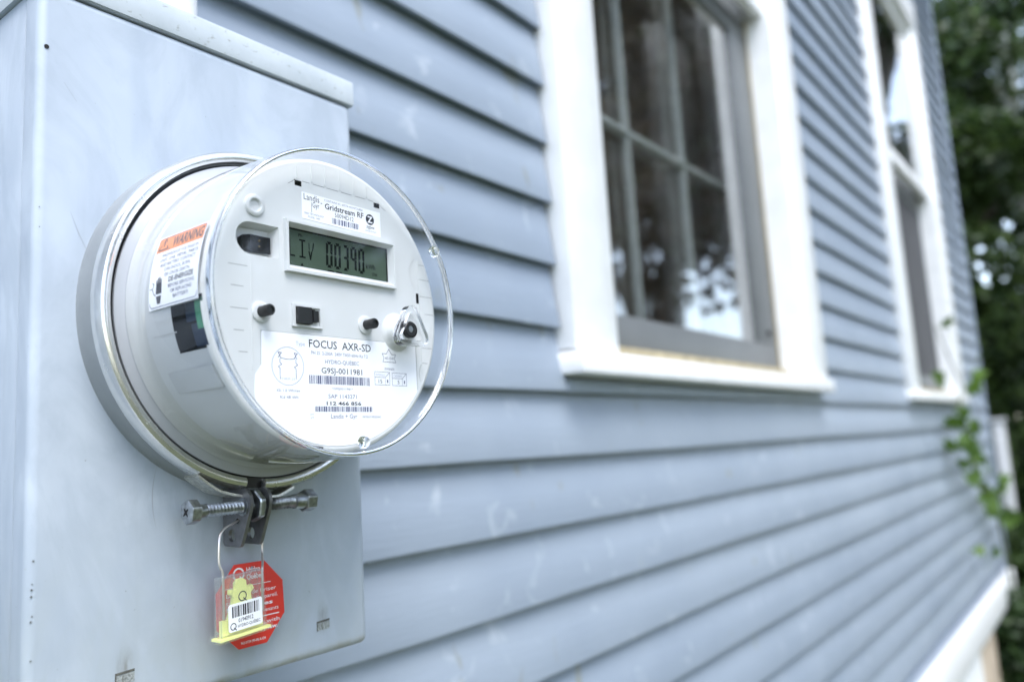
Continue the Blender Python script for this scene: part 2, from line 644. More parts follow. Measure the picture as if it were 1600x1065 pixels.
def barcode(mb, u0, u1, v0, v1, fn, d, seed, mi=0, unit=0.32):
    r_ = random.Random(seed)
    u = u0
    while u < u1:
        w = r_.choice((1, 1, 2, 3)) * unit
        rect(mb, u, min(u + w, u1), v0, v1, fn, d, mi)
        u += w + r_.choice((1, 1, 2)) * unit * 0.9


# ================================================================== SETTING
g = MB()
g.add([(-150, -150, 0), (150, -150, 0), (150, 150, 0), (-150, 150, 0)], [(0, 1, 2, 3)])
structure(g.build('ground', M_GRASS))

# ------------------------------------------------------------------ the house
house = empty('house', (1.4, 3.0, 0.0), 'blue grey clapboard house with white trimmed windows and a white foundation', 'house')
XL, XR = -2.4, 4.40
Z0 = 0.5248                       # bottom edge of clapboard course 0 (relative to the eye)
EXP = 0.0762
WINS = (0.7925, 2.70)             # left casing edges of the two windows
WW = 1.0105                       # outside width over the casings
WZ0, WZ1 = 0.088, 1.815            # sill bottom, head casing top
TOPZ = 2.66
w_ = MB()
# sheathing: front skin with holes for the windows, sides and back
lo, hi = -0.655, TOPZ + 0.12
cuts = [(XL, WINS[0] + .10), (WINS[0] + WW - .10, WINS[1] + .10), (WINS[1] + WW - .10, XR - .002)]
for a, b in cuts:
    w_.box(a, b, 0.0175, 0.10, lo + H, hi + H)
for wx in WINS:
    w_.box(wx + .10, wx + WW - .10, 0.0175, 0.10, lo + H, WZ0 + .03 + H)
    w_.box(wx + .10, wx + WW - .10, 0.0175, 0.10, WZ1 - .12 + H, hi + H)
w_.box(XR - .09, XR - .002, 0.101, 6.0, lo + H, hi + H)
w_.box(XL, XL + .09, 0.101, 6.0, lo + H, hi + H)
w_.box(XL, XR - .002, 6.001, 6.09, lo + H, hi + H)
w_.build('wall', M_SIDING, house)


def clapboard(x0, x1, zi, zt=None, r_=rnd):
    top = zi + 0.0862 if zt is None else zt
    sl = 0.0115 / 0.0762
    dz = r_.uniform(-.0006, .0006)
    dy = r_.uniform(-.0006, .0006)
    th = r_.uniform(.0125, .0138)
    n = max(2, int((x1 - x0) / 0.22))
    mb = MB()
    ph = r_.uniform(0, 6)
    prof = [(0.0016, 0.0), (0.0004, 0.0006), (0.0, 0.0022), (sl * (top - zi) * .5, (top - zi) * .5), (sl * (top - zi), top - zi), (sl * (top - zi) + .003, top - zi), (th, 0.0042)]
    vs, fs = [], []
    k = len(prof)
    for i in range(n + 1):
        x = x0 + (x1 - x0) * i / n
        wz = .0007 * math.sin(ph + x * 5.1) + .0004 * math.sin(ph * 2 + x * 13)
        wy = .0006 * math.sin(ph * 3 + x * 4.3)
        for y, z in prof:
            vs.append((x, y + dy + wy, zi + z + dz + wz * (1 if z < .05 else 0) + H))
    for i in range(n):
        for q in range(k):
            r2 = (q + 1) % k
            fs.append((i * k + q, (i + 1) * k + q, (i + 1) * k + r2, i * k + r2))
    fs.append(tuple(range(k)))
    fs.append(tuple(reversed(range(n * k, n * k + k))))
    mb.add(vs, fs)
    return mb.build('clapboard', M_SIDING, house, sharp=40)


for i in range(-28, 16):
    zi = Z0 - EXP * i
    if zi > TOPZ:
        continue
    if zi > WZ1:
        segs = [(XL, XR, None)]
    elif zi + EXP > WZ0 + 0.02:
        if zi < WZ0:          # the course notched under the sills
            segs = [(XL, WINS[0] + .0015, None), (WINS[0] + .0045, WINS[0] + WW + .01, WZ0 - .004),
                    (WINS[0] + WW + .012, WINS[1] - .002, None), (WINS[1], WINS[1] + WW, WZ0 - .004), (WINS[1] + WW + .002, XR, None)]
        else:
            segs = [(XL, WINS[0] - .003, None), (WINS[0] + WW + .004, WINS[1] - .004, None), (WINS[1] + WW + .004, XR, None)]
    else:
        j = rnd.uniform(-1.2, 0.1)
        j2 = rnd.uniform(2.2, 3.9)
        segs = [(XL, j, None), (j + .0012, j2, None), (j2 + .0012, XR, None)]
    for a, b, t in segs:
        clapboard(a, b, zi, t)

# starter strip, white water table, foundation, corner post, eave
o_ = MB(); o_.box(XL, XR, 0.003, 0.0165, -.664 + H, -.645 + H); o_.build('starter_strip', M_SIDING, house)
o_ = MB(); o_.box(XL, XR + .02, -.020, 0.10, -.775 + H, -.667 + H, .004); o_.build('water_table', M_TRIM, house)
o_ = MB()
o_.box(XL, 3.40, 0.006, 0.2, -0.05, -.778 + H)
o_.box(XR - .15, XR - .02, 0.201, 6.0, -0.05, -.778 + H)
o_.build('foundation', M_FOUND, house)
o_ = MB(); o_.box(3.404, 3.76, 0.004, 0.16, 0.0, -.778 + H, .004); o_.build('corner_post', M_TAN, house)
o_ = MB(); o_.box(XR + .001, XR + .02, -.004, 0.10, -.66 + H, TOPZ + .1 + H, .002); o_.build('corner_board', M_SIDING, house)
o_ = MB()
o_.box(XL - .2, XR + .25, -.28, 0.02, TOPZ + .125 + H, TOPZ + .145 + H)
o_.box(XL - .2, XR + .25, -.30, -.281, TOPZ + .10 + H, TOPZ + .25 + H)
o_.build('eave', M_TRIM, house)
o_ = MB()
zt = TOPZ + .26 + H
o_.add([(XL - .25, -.34, zt), (XR + .3, -.34, zt), (XR + .3, 3.0, zt + 2.0), (XL - .25, 3.0, zt + 2.0), (XR + .3, 6.4, zt), (XL - .25, 6.4, zt)],
       [(0, 1, 2, 3), (3, 2, 4, 5), (0, 3, 5), (1, 4, 2)], 0, False)
o_.build('roof', mat('roof_shingle', (0.06, 0.06, 0.065), 0.9, var=0.3, vscale=8), house)


def window(wx, near):
    """double hung window: jamb liner is the part, boards, sashes and panes its pieces"""
    x0, x1 = wx, wx + WW
    cw = .1083
    ox0, ox1 = x0 + cw, x1 - cw
    sill_t = .116
    zt = WZ1 - .14
    rail = 0.925
    yc0, yc1 = -.018, .0172                      # casing front and back
    f = MB()
    # jamb liner boards lining the opening
    f.box(ox0 - .012, ox0, -.008, .16, sill_t + H, zt + H)
    f.box(ox1, ox1 + .012, -.008, .16, sill_t + H, zt + H)
    f.box(ox0 - .012, ox1 + .012, -.008, .16, zt + H, zt + .012 + H)
    win = f.build('window', M_TRIM, house)
    for a, b in ((x0, ox0 - .006), (ox1 + .006, x1)):
        c_ = MB(); c_.box(a, b, yc0, yc1, sill_t + .001 + H, zt + H, .0025); c_.build('casing', M_TRIM, win)
    c_ = MB(); c_.box(x0 - .008, x1 + .008, yc0 - .003, yc1, zt + .0015 + H, WZ1 + H, .0025); c_.build('head_casing', M_TRIM, win)
    c_ = MB()
    c_.box(x0 - .003, x1 + .006, -.029, .15, WZ0 - .001 + H, sill_t - .002 + H, .003)
    c_.build('sill', M_TRIM, win)
    # grimy bare strip where the storm sash meets the sill and the jamb
    c_ = MB(); c_.box(ox0 + .001, ox1 - .001, .030, .0465, sill_t - .001 + H, sill_t + .022 + H)
    if near:
        c_.box(ox1 - .004, ox1 - .0005, .044, .058, sill_t + .004 + H, rail + H)
    c_.build('worn_stop', M_BROWN, win)
    # storm sash or screen in the lower half
    y0, y1 = .047, .063
    c_ = MB()
    c_.box(ox0 + .001, ox1 - .005, y0, y1, sill_t + .004 + H, .190 + H, .002)
    c_.box(ox0 + .001, ox0 + .045, y0, y1, .1905 + H, rail - .051 + H, .002)
    st_w = .100 if near else .024
    c_.box(ox1 - st_w, ox1 - .005, y0, y1, .1905 + H, rail - .051 + H, .002)
    c_.box(ox0 + .001, ox1 - .005, y0, y1, rail - .0505 + H, rail - .005 + H, .002)
    c_.build('storm_frame', M_STORM, win)
    gx0, gx1 = ox0 + .0455, ox1 - st_w - .0005
    c_ = MB()
    if near:
        c_.box(gx0, gx1, .054, .057, .1905 + H, rail - .0515 + H)
        c_.build('pane', M_PANE, win)
        c_ = MB(); c_.box(ox1 - .062, ox1 - .046, y0 - .006, y0 - .0003, .207 + H, .217 + H, .001); c_.build('latch', M_BLACK, win)
    else:
        c_.box(gx0, gx1, .054, .057, .1905 + H, rail - .0515 + H)
        c_.build('insect_screen', M_SCREEN, win)
    # meeting rail and white upper sash
    c_ = MB()
    c_.box(ox0 + .001, ox1 - .001, .004, .028, rail + H, rail + .045 + H, .003)
    c_.box(ox0 + .001, ox0 + .05, .004, .028, rail + .0455 + H, zt - .051 + H, .003)
    c_.box(ox1 - .05, ox1 - .001, .004, .028, rail + .0455 + H, zt - .051 + H, .003)
    c_.box(ox0 + .001, ox1 - .001, .004, .028, zt - .0505 + H, zt - .002 + H, .003)
    c_.build('upper_sash', M_TRIM, win)
    c_ = MB(); c_.box(ox0 + .0505, ox1 - .0505, .013, .016, rail + .0455 + H, zt - .0515 + H); c_.build('pane', M_PANE, win)
    # inner lower sash with its bars
    yi = .098
    c_ = MB()
    sx0, sx1 = ox0 + .002, ox1 - .002
    c_.box(sx0, sx0 + .042, yi, yi + .03, sill_t + .003 + H, rail + H, .003)
    c_.box(sx1 - .048, sx1, yi, yi + .03, sill_t + .003 + H, rail + H, .003)
    c_.box(sx0 + .0425, sx1 - .0485, yi, yi + .03, sill_t + .003 + H, .195 + H, .003)
    c_.build('lower_sash', M_SASH, win)
    if near:
        for mx in (1.2005 - .0, 1.4255):
            c_ = MB(); c_.box(mx - .0055, mx + .0055, yi + .004, yi + .020, .1955 + H, rail + H, .003); c_.build('muntin', M_MUNTIN, win)
        c_ = MB(); c_.box(sx0 + .0425, sx1 - .0485, yi + .002, yi + .022, .5322 + H, .5433 + H, .003); c_.build('muntin', M_MUNTIN, win)
        c_ = MB(); c_.box(sx0 + .0425, sx1 - .0485, yi + .0225, yi + .0255, .1955 + H, rail + H); c_.build('pane', M_PANE, win)
    return win


window(WINS[0], True)
window(WINS[1], False)
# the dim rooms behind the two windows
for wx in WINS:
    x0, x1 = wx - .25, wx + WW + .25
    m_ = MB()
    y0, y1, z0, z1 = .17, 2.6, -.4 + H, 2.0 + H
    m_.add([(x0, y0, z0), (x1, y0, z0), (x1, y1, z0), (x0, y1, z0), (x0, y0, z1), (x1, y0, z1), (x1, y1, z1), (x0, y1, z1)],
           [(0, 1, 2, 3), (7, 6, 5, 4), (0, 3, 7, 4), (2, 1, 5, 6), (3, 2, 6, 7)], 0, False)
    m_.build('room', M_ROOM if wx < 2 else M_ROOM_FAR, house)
# curtain folds hanging inside the near window, at its right
m_ = MB()
vs, fs = [], []
nx = 40
for i in range(nx + 1):
    t = i / nx
    x = 1.545 + .19 * t
    y = .215 + .016 * math.sin(t * 26) + .006 * math.sin(t * 61)
    for k in range(9):
        vs.append((x + .006 * math.sin(k * .9 + t * 9), y, (.12 + .82 * k / 8) + H))
for i in range(nx):
    for k in range(8):
        fs.append((i * 9 + k, (i + 1) * 9 + k, (i + 1) * 9 + k + 1, i * 9 + k + 1))
m_.add(vs, fs)
cu_o = m_.build('curtain', M_CURTAIN, None, (1.65, .21, .12 + H))
cu_o.modifiers.new('cloth', 'SOLIDIFY').thickness = .0015
tag(cu_o, 'pale grey curtain in soft folds inside the nearer window', 'curtain')


# ------------------------------------------------------------------ vegetation
def leaf_cloud(mb, blobs, n, size, r_, flat=0.35, squash=1.0):
    """leaf sized folded blades scattered in clumps"""
    tot = sum(b[3] ** 2 for b in blobs)
    for (bx, by, bz, br) in blobs:
        m = int(n * br * br / tot)
        for _ in range(m):
            while True:
                p = Vector((r_.uniform(-1, 1), r_.uniform(-1, 1), r_.uniform(-1, 1)))
                if p.length <= 1:
                    break
            p = p.normalized() * (p.length ** 0.45) * br
            c = Vector((bx, by, bz)) + Vector((p.x, p.y, p.z * squash))
            d = Vector((r_.gauss(0, 1), r_.gauss(0, 1), r_.gauss(-.3, .6))).normalized()
            s = d.cross(Vector((r_.gauss(0, 1), r_.gauss(0, 1), r_.gauss(0, 1)))).normalized()
            L = size * r_.uniform(.6, 1.25)
            wv = L * r_.uniform(.28, .4)
            nrm = d.cross(s) * L * .10
            mb.add([c - d * L * .5, c + s * wv + nrm, c + d * L * .5, c - s * wv + nrm], [(0, 1, 2), (0, 2, 3)], 0, False)


def tree(name, x, y, h, crown_r, n, size, seed, label, mats, blobs=26, crown_lo=0.25, group=None, cat='tree', lean=0.0):
    r_ = random.Random(seed)
    root = empty(name, (x, y, 0), label, cat, group)
    t = MB()
    tr = .045 * h ** .9
    pts = [(x + lean * (k / 5) + .12 * math.sin(k * 1.7 + seed) * (k / 5), y + .12 * math.cos(k * 1.3 + seed) * (k / 5), h * .8 * k / 5 - (.05 if k == 0 else 0)) for k in range(6)]
    t.tube(pts, [tr, tr * .85, tr * .72, tr * .55, tr * .36, tr * .15], 9)
    cs = []
    for k in range(blobs):
        a = r_.uniform(0, 2 * pi)
        zz = r_.uniform(crown_lo, 1.0)
        rr = crown_r * math.sqrt(max(0.05, 1 - ((zz - .55) / .55) ** 2)) * r_.uniform(.25, .95)
        c = (x + lean * zz + rr * math.cos(a), y + rr * math.sin(a), h * zz, crown_r * r_.uniform(.24, .42))
        cs.append(c)
        if k % 3 == 0:
            zb = h * max(.12, zz - .22)
            f = min(1, zb / (h * .8))
            p0 = (x + lean * f, y, zb)
            mid = (x + lean * f + rr * .5 * math.cos(a), y + rr * .5 * math.sin(a), (zb + h * zz) / 2 + .1)
            t.tube([p0, mid, c[:3]], [tr * .35, tr * .2, tr * .06], 6)
    t.build('trunk', M_BARK, root)
    m = MB()
    leaf_cloud(m, cs, n, size, r_)
    m.build('crown', mats, root)
    return root


# beyond the corner of the house, closing the right edge of the picture
tree('broadleaf_tree', 8.7, 1.05, 4.3, 1.25, 19000, .13, 3, 'dense low dark green tree just beyond the far corner of the house', M_LEAF_D, 40, .10, 'trees beyond the house corner')
tree('broadleaf_tree', 11.6, 1.05, 6.45, 1.8, 19000, .17, 11, 'looser tree with sky showing through behind the low dark tree', M_LEAF_D, 44, .12, 'trees beyond the house corner')
tree('broadleaf_tree', 17.6, 2.4, 11.5, 3.0, 16000, .21, 21, 'tall dark tree standing behind the other trees at the corner', M_LEAF_D, 40, .08, 'trees beyond the house corner')
# in front of the wall, out of frame: they fill the panes and the meter cover with reflections
tree('maple_tree', 6.9, -2.9, 6.4, 1.7, 6500, .15, 5, 'bronze leaved tree on the lawn mirrored in the near window', M_BRONZE, 28, .45, 'trees mirrored in the window panes')
tree('maple_tree', 11.0, -4.6, 8.6, 2.7, 11000, .20, 8, 'broad tree farther along the lawn mirrored in the panes', M_BRONZE, 30, .52, 'trees mirrored in the window panes')
tree('maple_tree', 9.5, -1.45, 8.6, 1.35, 22000, .15, 18, 'slim green tree on the lawn past the far corner, mirrored in the far window', M_LEAF_D, 48, .10, 'trees mirrored in the window panes')
tree('maple_tree', 9.0, -9.0, 9.0, 3.2, 11000, .22, 9, 'large tree across the lawn facing the house wall', M_LEAF_M, 30, .16, 'trees mirrored in the window panes')
tree('maple_tree', 1.5, -9.5, 7.5, 2.8, 9000, .22, 14, 'round tree across the lawn straight out from the meter', M_LEAF_M, 28, .14, 'trees mirrored in the window panes')
tree('maple_tree', -6.0, -9.0, 8.0, 2.8, 8000, .22, 15, 'tree across the lawn behind the camera to the left', M_LEAF_M, 28, .14, 'trees mirrored in the window panes')


def bush(x, y, h, r0, n, size, seed, label, m):
    r_ = random.Random(seed)
    root = empty('shrub', (x, y, 0), label, 'shrub', 'shrubs beyond the house corner')
    st = MB()
    cs = []
    for k in range(9):
        a = r_.uniform(0, 2 * pi)
        q = r_.uniform(.2, .8) * r0
        zz = r_.uniform(.3, .85) * h
        c = (x + q * math.cos(a), y + q * math.sin(a), zz, r0 * .5)
        cs.append(c)
        st.tube([(x, y, 0), (x + q * .4 * math.cos(a), y + q * .4 * math.sin(a), zz * .5), c[:3]], [.014, .010, .004], 5)
    st.build('stem', M_BARK, root)
    mb = MB()
    leaf_cloud(mb, cs, n, size, r_)
    mb.build('foliage', m, root)


bush(6.2, 0.26, 1.13, .42, 3200, .09, 31, 'dark shrub in front of the lower half of the white post', M_LEAF_D)
bush(4.25, -.02, .60, .30, 1300, .07, 33, 'low green shrub by the foot of the house corner under the white band', M_LEAF_M)
bush(7.6, 0.95, 1.5, .55, 1800, .11, 32, 'taller shrub growing behind the white post', M_LEAF_D)

# white post and grey pole seen through the leaves
pr = empty('fence_post', (7.0, .24, 0), 'white painted post with a cap standing beyond the house corner', 'post')
m_ = MB(); m_.box(6.962, 7.038, .202, .278, 0, 1.36, .006); m_.build('shaft', M_POST, pr)
m_ = MB(); m_.box(6.947, 7.053, .187, .293, 1.3605, 1.385, .006); m_.build('cap', M_POST, pr)
ro = empty('utility_pole', (13.9, .27, 0), 'pale grey pole rising behind the leaves at the top right', 'pole')
m_ = MB(); m_.tube([(13.9, .27, -.1), (13.9, .27, 5.5), (13.9, .27, 10.5)], [.18, .16, .13], 16); m_.build('shaft', M_POLE, ro)
m_ = MB(); m_.box(13.82, 13.98, -.65, 1.19, 9.8, 9.95, .006); m_.build('crossarm', M_POLE, ro)

# vine climbing in front of the far window corner: every leaf its own piece
vine = empty('climbing_vine', (3.45, -.03, 0.9), 'bright green vine trailing over the wall below the farther window', 'vine')
path = [(4.30, -.02, -.75), (3.98, -.04, -.42), (3.85, -.06, -.30), (3.52, -.05, -.24), (3.36, -.06, -.15), (3.30, -.05, -.06), (3.27, -.05, .06), (3.40, -.05, .14), (3.20, -.05, .24), (2.95, -.06, .33)]
m_ = MB(); m_.tube([(a, b, c + H) for a, b, c in path], [.006, .006, .006, .005, .005, .004, .004, .003, .003, .002], 6); m_.build('stem', M_STEM, vine)
rv = random.Random(12)


def leaf_mesh():
    b = MB()
    # three lobed blade with a folded midrib
    out = [(0, 0), (.22, -.10), (.50, .05), (.34, .28), (.56, .52), (.26, .58), (0, 1.0), (-.26, .58), (-.56, .52), (-.34, .28), (-.50, .05), (-.22, -.10)]
    mid = [(0, 0, 0), (0, .5, -.05), (0, 1.0, -.14)]
    vs = [(u, v, .10 * abs(u)) for u, v in out] + [(0, .45, -.02)]
    n = len(out)
    b.add(vs, [(i, (i + 1) % n, n) for i in range(n)], 0, True)
    return b


lm = leaf_mesh().build('leaf', M_LEAF_V, None)
first = True
spots = [(2.93, .345, 1), (2.89, .165, 2), (3.40, .14, 4), (3.26, .06, 5), (3.23, .0, 5), (3.20, -.06, 6), (3.50, -.075, 2), (3.32, -.145, 5), (3.42, -.175, 4), (3.62, -.225, 6), (3.78, -.28, 7), (3.90, -.345, 8), (4.02, -.41, 5), (3.26, -.47, 3)]
for sx_, sz_, cnt in spots:
    for q in range(cnt):
        lf = lm if first else lm.copy()
        if not first:
            COL.objects.link(lf)
        first = False
        lf.name = 'leaf'
        lf.parent = vine
        sc = rv.uniform(.038, .062)
        lf.scale = (sc, sc, sc)
        sp = .045 if cnt > 2 else .02
        lf.location = (sx_ + rv.gauss(0, sp * 1.6) - 3.45, rv.uniform(-.10, -.035) + .03, sz_ + rv.gauss(0, sp) + H - 0.9)
        lf.rotation_euler = (R(90) + rv.gauss(0, .8), rv.gauss(0, 1.3), rv.gauss(-.3, .9))

# ================================================================== METER BOX
BX0, BX1, BZ0, BZ1 = .1540, .3495, -.1100, .2365
BF = .387                              # front of the box
box = empty('meter_box', W(.2518, .52, -.11), 'pale grey scuffed metal meter enclosure fixed to the clapboard wall', 'meter box')


def rounded_pan(mb, x0, x1, z0, z1, Yf, Yb, r, seg=5, inner=0.0):
    """shallow pan: front sheet with rolled edges and a return lip"""
    rings = [(r + .004, Yf), (r + .0006, Yf)]      # flat inner rings keep the rolled edge out of the sheet's shading
    for s in range(seg + 1):
        a = R(90 * s / seg)
        rings.append((r * (1 - math.sin(a)), Yf + r * (1 - math.cos(a))))
    rings.append((0, Yb))
    rings.append((.0012, Yb))
    vs, fs = [], []
    for ins, Y in rings:
        q = rrect(x0 + ins, x1 - ins, z0 + ins, z1 - ins, max(.0015, .004 - ins * .5), 4)
        vs += [W(u, Y, v) for u, v in q]
    k = len(vs) // len(rings)
    fs.append(tuple(range(k)))
    for i in range(len(rings) - 1):
        for j in range(k):
            j2 = (j + 1) % k
            fs.append((i * k + j, (i + 1) * k + j, (i + 1) * k + j2, i * k + j2))
    mb.add(vs, fs)


m_ = MB(); rounded_pan(m_, BX0, BX1, BZ0, BZ1, BF, .4012, .0042); fc = m_.build('front_cover', M_BOX, box, sharp=50)
m_ = MB(); m_.box(BX0 + .0016, BX1 - .0016, .3995 - D0, .4035 - D0, BZ0 + .0016 + H, BZ1 - .001 + H); m_.build('seam', M_DARK, box)
m_ = MB(); m_.box(BX0 + .0003, BX1 - .0003, .4028 - D0, .5175 - D0, BZ0 + .0004 + H, BZ1 + H, .0008); m_.build('housing', M_BOX, box)
# rain hood with a folded front lip
m_ = MB()
hx0, hx1 = .1520, .3506
prof = [(.3857, .2370), (.3855, .2378), (.3855, .2520), (.3861, .2536), (.3876, .2543), (.519, .2610), (.519, .2366), (.3866, .2366), (.3866, .2370)]
n_ = len(prof)
vs = [W(hx0, a, b) for a, b in prof] + [W(hx1, a, b) for a, b in prof]
m_.add(vs, [tuple(range(n_)), tuple(reversed(range(n_, 2 * n_)))] + [(i, (i + 1) % n_, (i + 1) % n_ + n_, i + n_) for i in range(n_)])
m_.build('rain_hood', M_HOOD, box)
# pressed slots near the bottom; dark strips stand for the shade inside
for sx_, sz_ in ((.3149, -.0929), (.1979, -.0932)):
    Bf = lambda u, v, d, a=sx_, b=sz_: W(a + u, BF - d, b + v)
    m_ = MB()
    m_.prism([(-.0046, .0013), (.0046, .0017), (.0046, .0029), (-.0046, .0025)], Bf, -.0002, .00022)
    m_.prism([(-.0046, -.0030), (-.0041, -.0030), (-.0041, .0012), (-.0046, .0012)], Bf, -.0002, .0003)
    m_.prism([(-.0012, -.0022), (-.0008, -.0022), (-.0008, .0008), (-.0012, .0008)], Bf, -.0002, .0003)
    sl_ = m_.build('slot', M_SLOT_CHIP, box)
    m_ = MB()
    m_.prism([(-.0046, -.0028), (.0046, -.0026), (.0046, .0014), (-.0046, .0010)], Bf, -.0002, .0002)
    m_.build('pressed_tab', M_TABGRIME, sl_)
# small fixing hole and paint chips on the rolled edge
m_ = MB()
m_.prism(arc(.1578, .2053, .0011, 0, 330, 11), lambda u, v, d: W(u, BF - d + .0004, v), 0, .0007)
m_.build('screw_hole', M_DARK, box)
m_ = MB()
rr_ = random.Random(4)
for k in range(9):
    z = rr_.choice((-.04, -.055, -.07, .0, .12)) + rr_.uniform(-.008, .008)
    a = .1566 + rr_.uniform(-.0004, .0006)
    m_.prism(arc(a, z, rr_.uniform(.0002, .0005), 0, 300, 5), lambda u, v, d: W(u, BF + .0001 - d, v), 0, .0002)
m_.build('paint_chip', M_SLOT_CHIP, box)


# scratches scored in the paint
def scratch(pts, w):
    m = MB()
    stroke_pts = []
    n = len(pts)
    vs, fs = [], []
    for i, (u, v) in enumerate(pts):
        a, b = pts[max(0, i - 1)], pts[min(n - 1, i + 1)]
        L = math.hypot(b[0] - a[0], b[1] - a[1])
        nx_, ny_ = -(b[1] - a[1]) / L, (b[0] - a[0]) / L
        ww = w * max(.08, math.sin(pi * (i + .3) / (n - .4))) / 2
        vs += [W(u + nx_ * ww, BF - .00008, v + ny_ * ww), W(u - nx_ * ww, BF - .00008, v - ny_ * ww)]
    fs = [(2 * i, 2 * i + 1, 2 * i + 3, 2 * i + 2) for i in range(n - 1)]
    m.add(vs, fs, 0, False)
    return m.build('scratch', M_SCRATCH, box)


scratch(arc(.2630, -.012, .052, 162, 196, 14), .0006)
scratch([(.2475, -.0716), (.2510, -.0712), (.2550, -.0700), (.2590, -.0680)], .0008)
scratch([(.1660, .1900), (.1720, .1820)], .0004)
scratch([(.1700, .1260), (.1740, .1160), (.1775, .1090)], .0005)

# raised collar the meter plugs into
RC = (.2665, .0806)
m_ = MB(); m_.lathe([(.0936, BF + .0006), (.0931, .3862), (.0929, .3850), (.0926, .3715), (.0900, .3706), (.0850, .3706), (.0850, .386)], RC, n=128)
m_.build('collar', M_RING_GREY, box)

# white conduit leaving the top of the hood
cd = empty('conduit', W(.2515, .452, .2577), 'white plastic conduit pipe rising from the top of the meter enclosure', 'conduit')


def vlathe(mb, prof, x, Y, n=40):
    vs, fs = [], []
    for i in range(n):
        a = 2 * pi * i / n
        for r, z in prof:
            vs.append(W(x + r * math.cos(a), Y + r * math.sin(a), z))
    k = len(prof)
    for i in range(n):
        j = (i + 1) % n
        for q in range(k - 1):
            fs.append((i * k + q, j * k + q, j * k + q + 1, i * k + q + 1))
    mb.add(vs, fs)


m_ = MB(); vlathe(m_, [(0, .2578), (.0265, .2578), (.0270, .2660), (.0265, .2760), (.0235, .2795), (.0215, .2805)], .2515, .452); m_.build('hub', M_PVC, cd)
m_ = MB(); vlathe(m_, [(.0213, .2790), (.0213, 1.95), (0, 1.95)], .2515, .452); m_.build('pipe', M_PVC, cd)

# ================================================================== METER
MC = (.2667, .0800)
FY = .312                               # plane of the face plate


def F(u, v, d):
    """face coordinates in millimetres: u right, v up from the axis, d towards the viewer"""
    return W(MC[0] + u / 1000, FY - d / 1000, .0798 + v / 1000)


meter = empty('electric_meter', W(.2667, .371, .0125), 'round clear domed electricity meter with a white face and dark display', 'electric meter')
m_ = MB()
m_.lathe([(.0820, .3700), (.0850, .3700), (.0854, .3685), (.0853, .3675), (.0840, .3668), (.0809, .3653)], MC, n=128)
m_.build('base_flange', mat('smoky_clear_flange', (0.34, 0.355, 0.38), 0.25), meter)
m_ = MB()
m_.lathe([(.0800, .3702), (.0868, .3706)], MC, n=96)
m_.build('gap_shade_ring', M_BLACK, meter)  # black ring added for the shade in the gap inside the band
# inner body behind the face: a white drum with an open window on its left
m_ = MB()
prof = [(.0745, .3145), (.0746, .3175), (.0747, .3215), (.0748, .3255), (.0750, .3295), (.0752, .3330), (.0754, .3360), (.0756, .340), (.0762, .352), (.0766, .3585), (.0775, .3620), (.0787, .3640), (.0809, .3652)]
in_win = lambda a, Y: 184.0 < a % 360 < 200.6 and Y < .3365
m_.lathe(prof, MC, 0, 360, 720 // 3, skip=in_win)
m_.build('inner_body', M_BODY, meter)
# what shows through that window: a dark cavity, blocks coloured as a navy reflection, a green board
m_ = MB()
m_.lathe([(.0600, .3130), (.0600, .3375), (.0750, .3375)], MC, 178, 206, 24)
m_.build('cavity', M_DARK, meter)
m_ = MB()
m_.lathe([(.0690, .3200), (.0690, .3350)], MC, 183.5, 190.5, 8)
m_.lathe([(.0670, .3205), (.0670, .3350)], MC, 191.2, 200.5, 8)
m_.build('navy_reflection', M_NAVY, meter)
m_ = MB()
m_.lathe([(.0600, .3135), (.0736, .3135), (.0736, .3152), (.0600, .3152)], MC, 183.5, 196.5, 12, closed=True)
m_.lathe([(.0741, .3136), (.0741, .3190)], MC, 184.4, 194.2, 8)
m_.build('circuit_board', M_GREEN, meter)
# raised pad and seam on the drum
m_ = MB()
m_.lathe([(.0748, .3155), (.0757, .3160), (.0763, .3505), (.0758, .3515)], MC, 206.8, 215.2, 10)
m_.build('raised_pad', M_BODY, meter)
m_ = MB()
m_.lathe([(.0757, .3335), (.0764, .3520)], MC, 193.3, 193.7, 1)
m_.build('seam', mat('seam_grey', (0.42, 0.43, 0.44), 0.5), meter)

# face plate: front sheet with openings, rounded rim behind it
FR = .0752
circ = [(a * 1000, b * 1000) for a, b in arc(0, 0, FR - .0022, 0, 357.5, 143)]
lcd_hole = [(-28.6, 16.4), (40.1, 16.4), (40.1, 36.4), (-28.6, 36.4)]
port_hole = rrect(-55.5, -33.5, 18.2, 33.8, 1.2, 3)
port_hole = [(-33.5, 18.2), (-33.5, 33.8), (-49.5, 33.8)] + arc(-49.5, 26.0, 7.8, 90, 270, 14)[1:]
slot_a = [(-23.6, 57.6), (-19.4, 57.6), (-19.4, 60.4), (-23.6, 60.4)]
slot_b = [(29.2, 57.3), (33.4, 57.3), (33.4, 60.1), (29.2, 60.1)]
slot_c = [(59.4, 7.2), (61.8, 7.2), (61.8, 13.0), (59.4, 13.0)]
vs, fs = filled([[(a / 1000, b / 1000) for a, b in lp] for lp in (circ, lcd_hole, port_hole, slot_a, slot_b, slot_c)])
m_ = MB()
m_.add([F(a * 1000, b * 1000, 0) for a, b, c in vs], fs, 0, True)
m_.lathe([(FR - .0022, FY), (FR - .0010, FY + .0003), (FR - .0003, FY + .0010), (FR, FY + .0022), (FR, FY + .0027)], (MC[0], .0798), n=144, skip=lambda a, Y: (181.5 < a % 360 < 186.0 and Y > FY + .0004) or (185 < a % 360 < 199.3 and Y > FY + .0012))
face = m_.build('face_plate', M_FACE, meter, sharp=50)
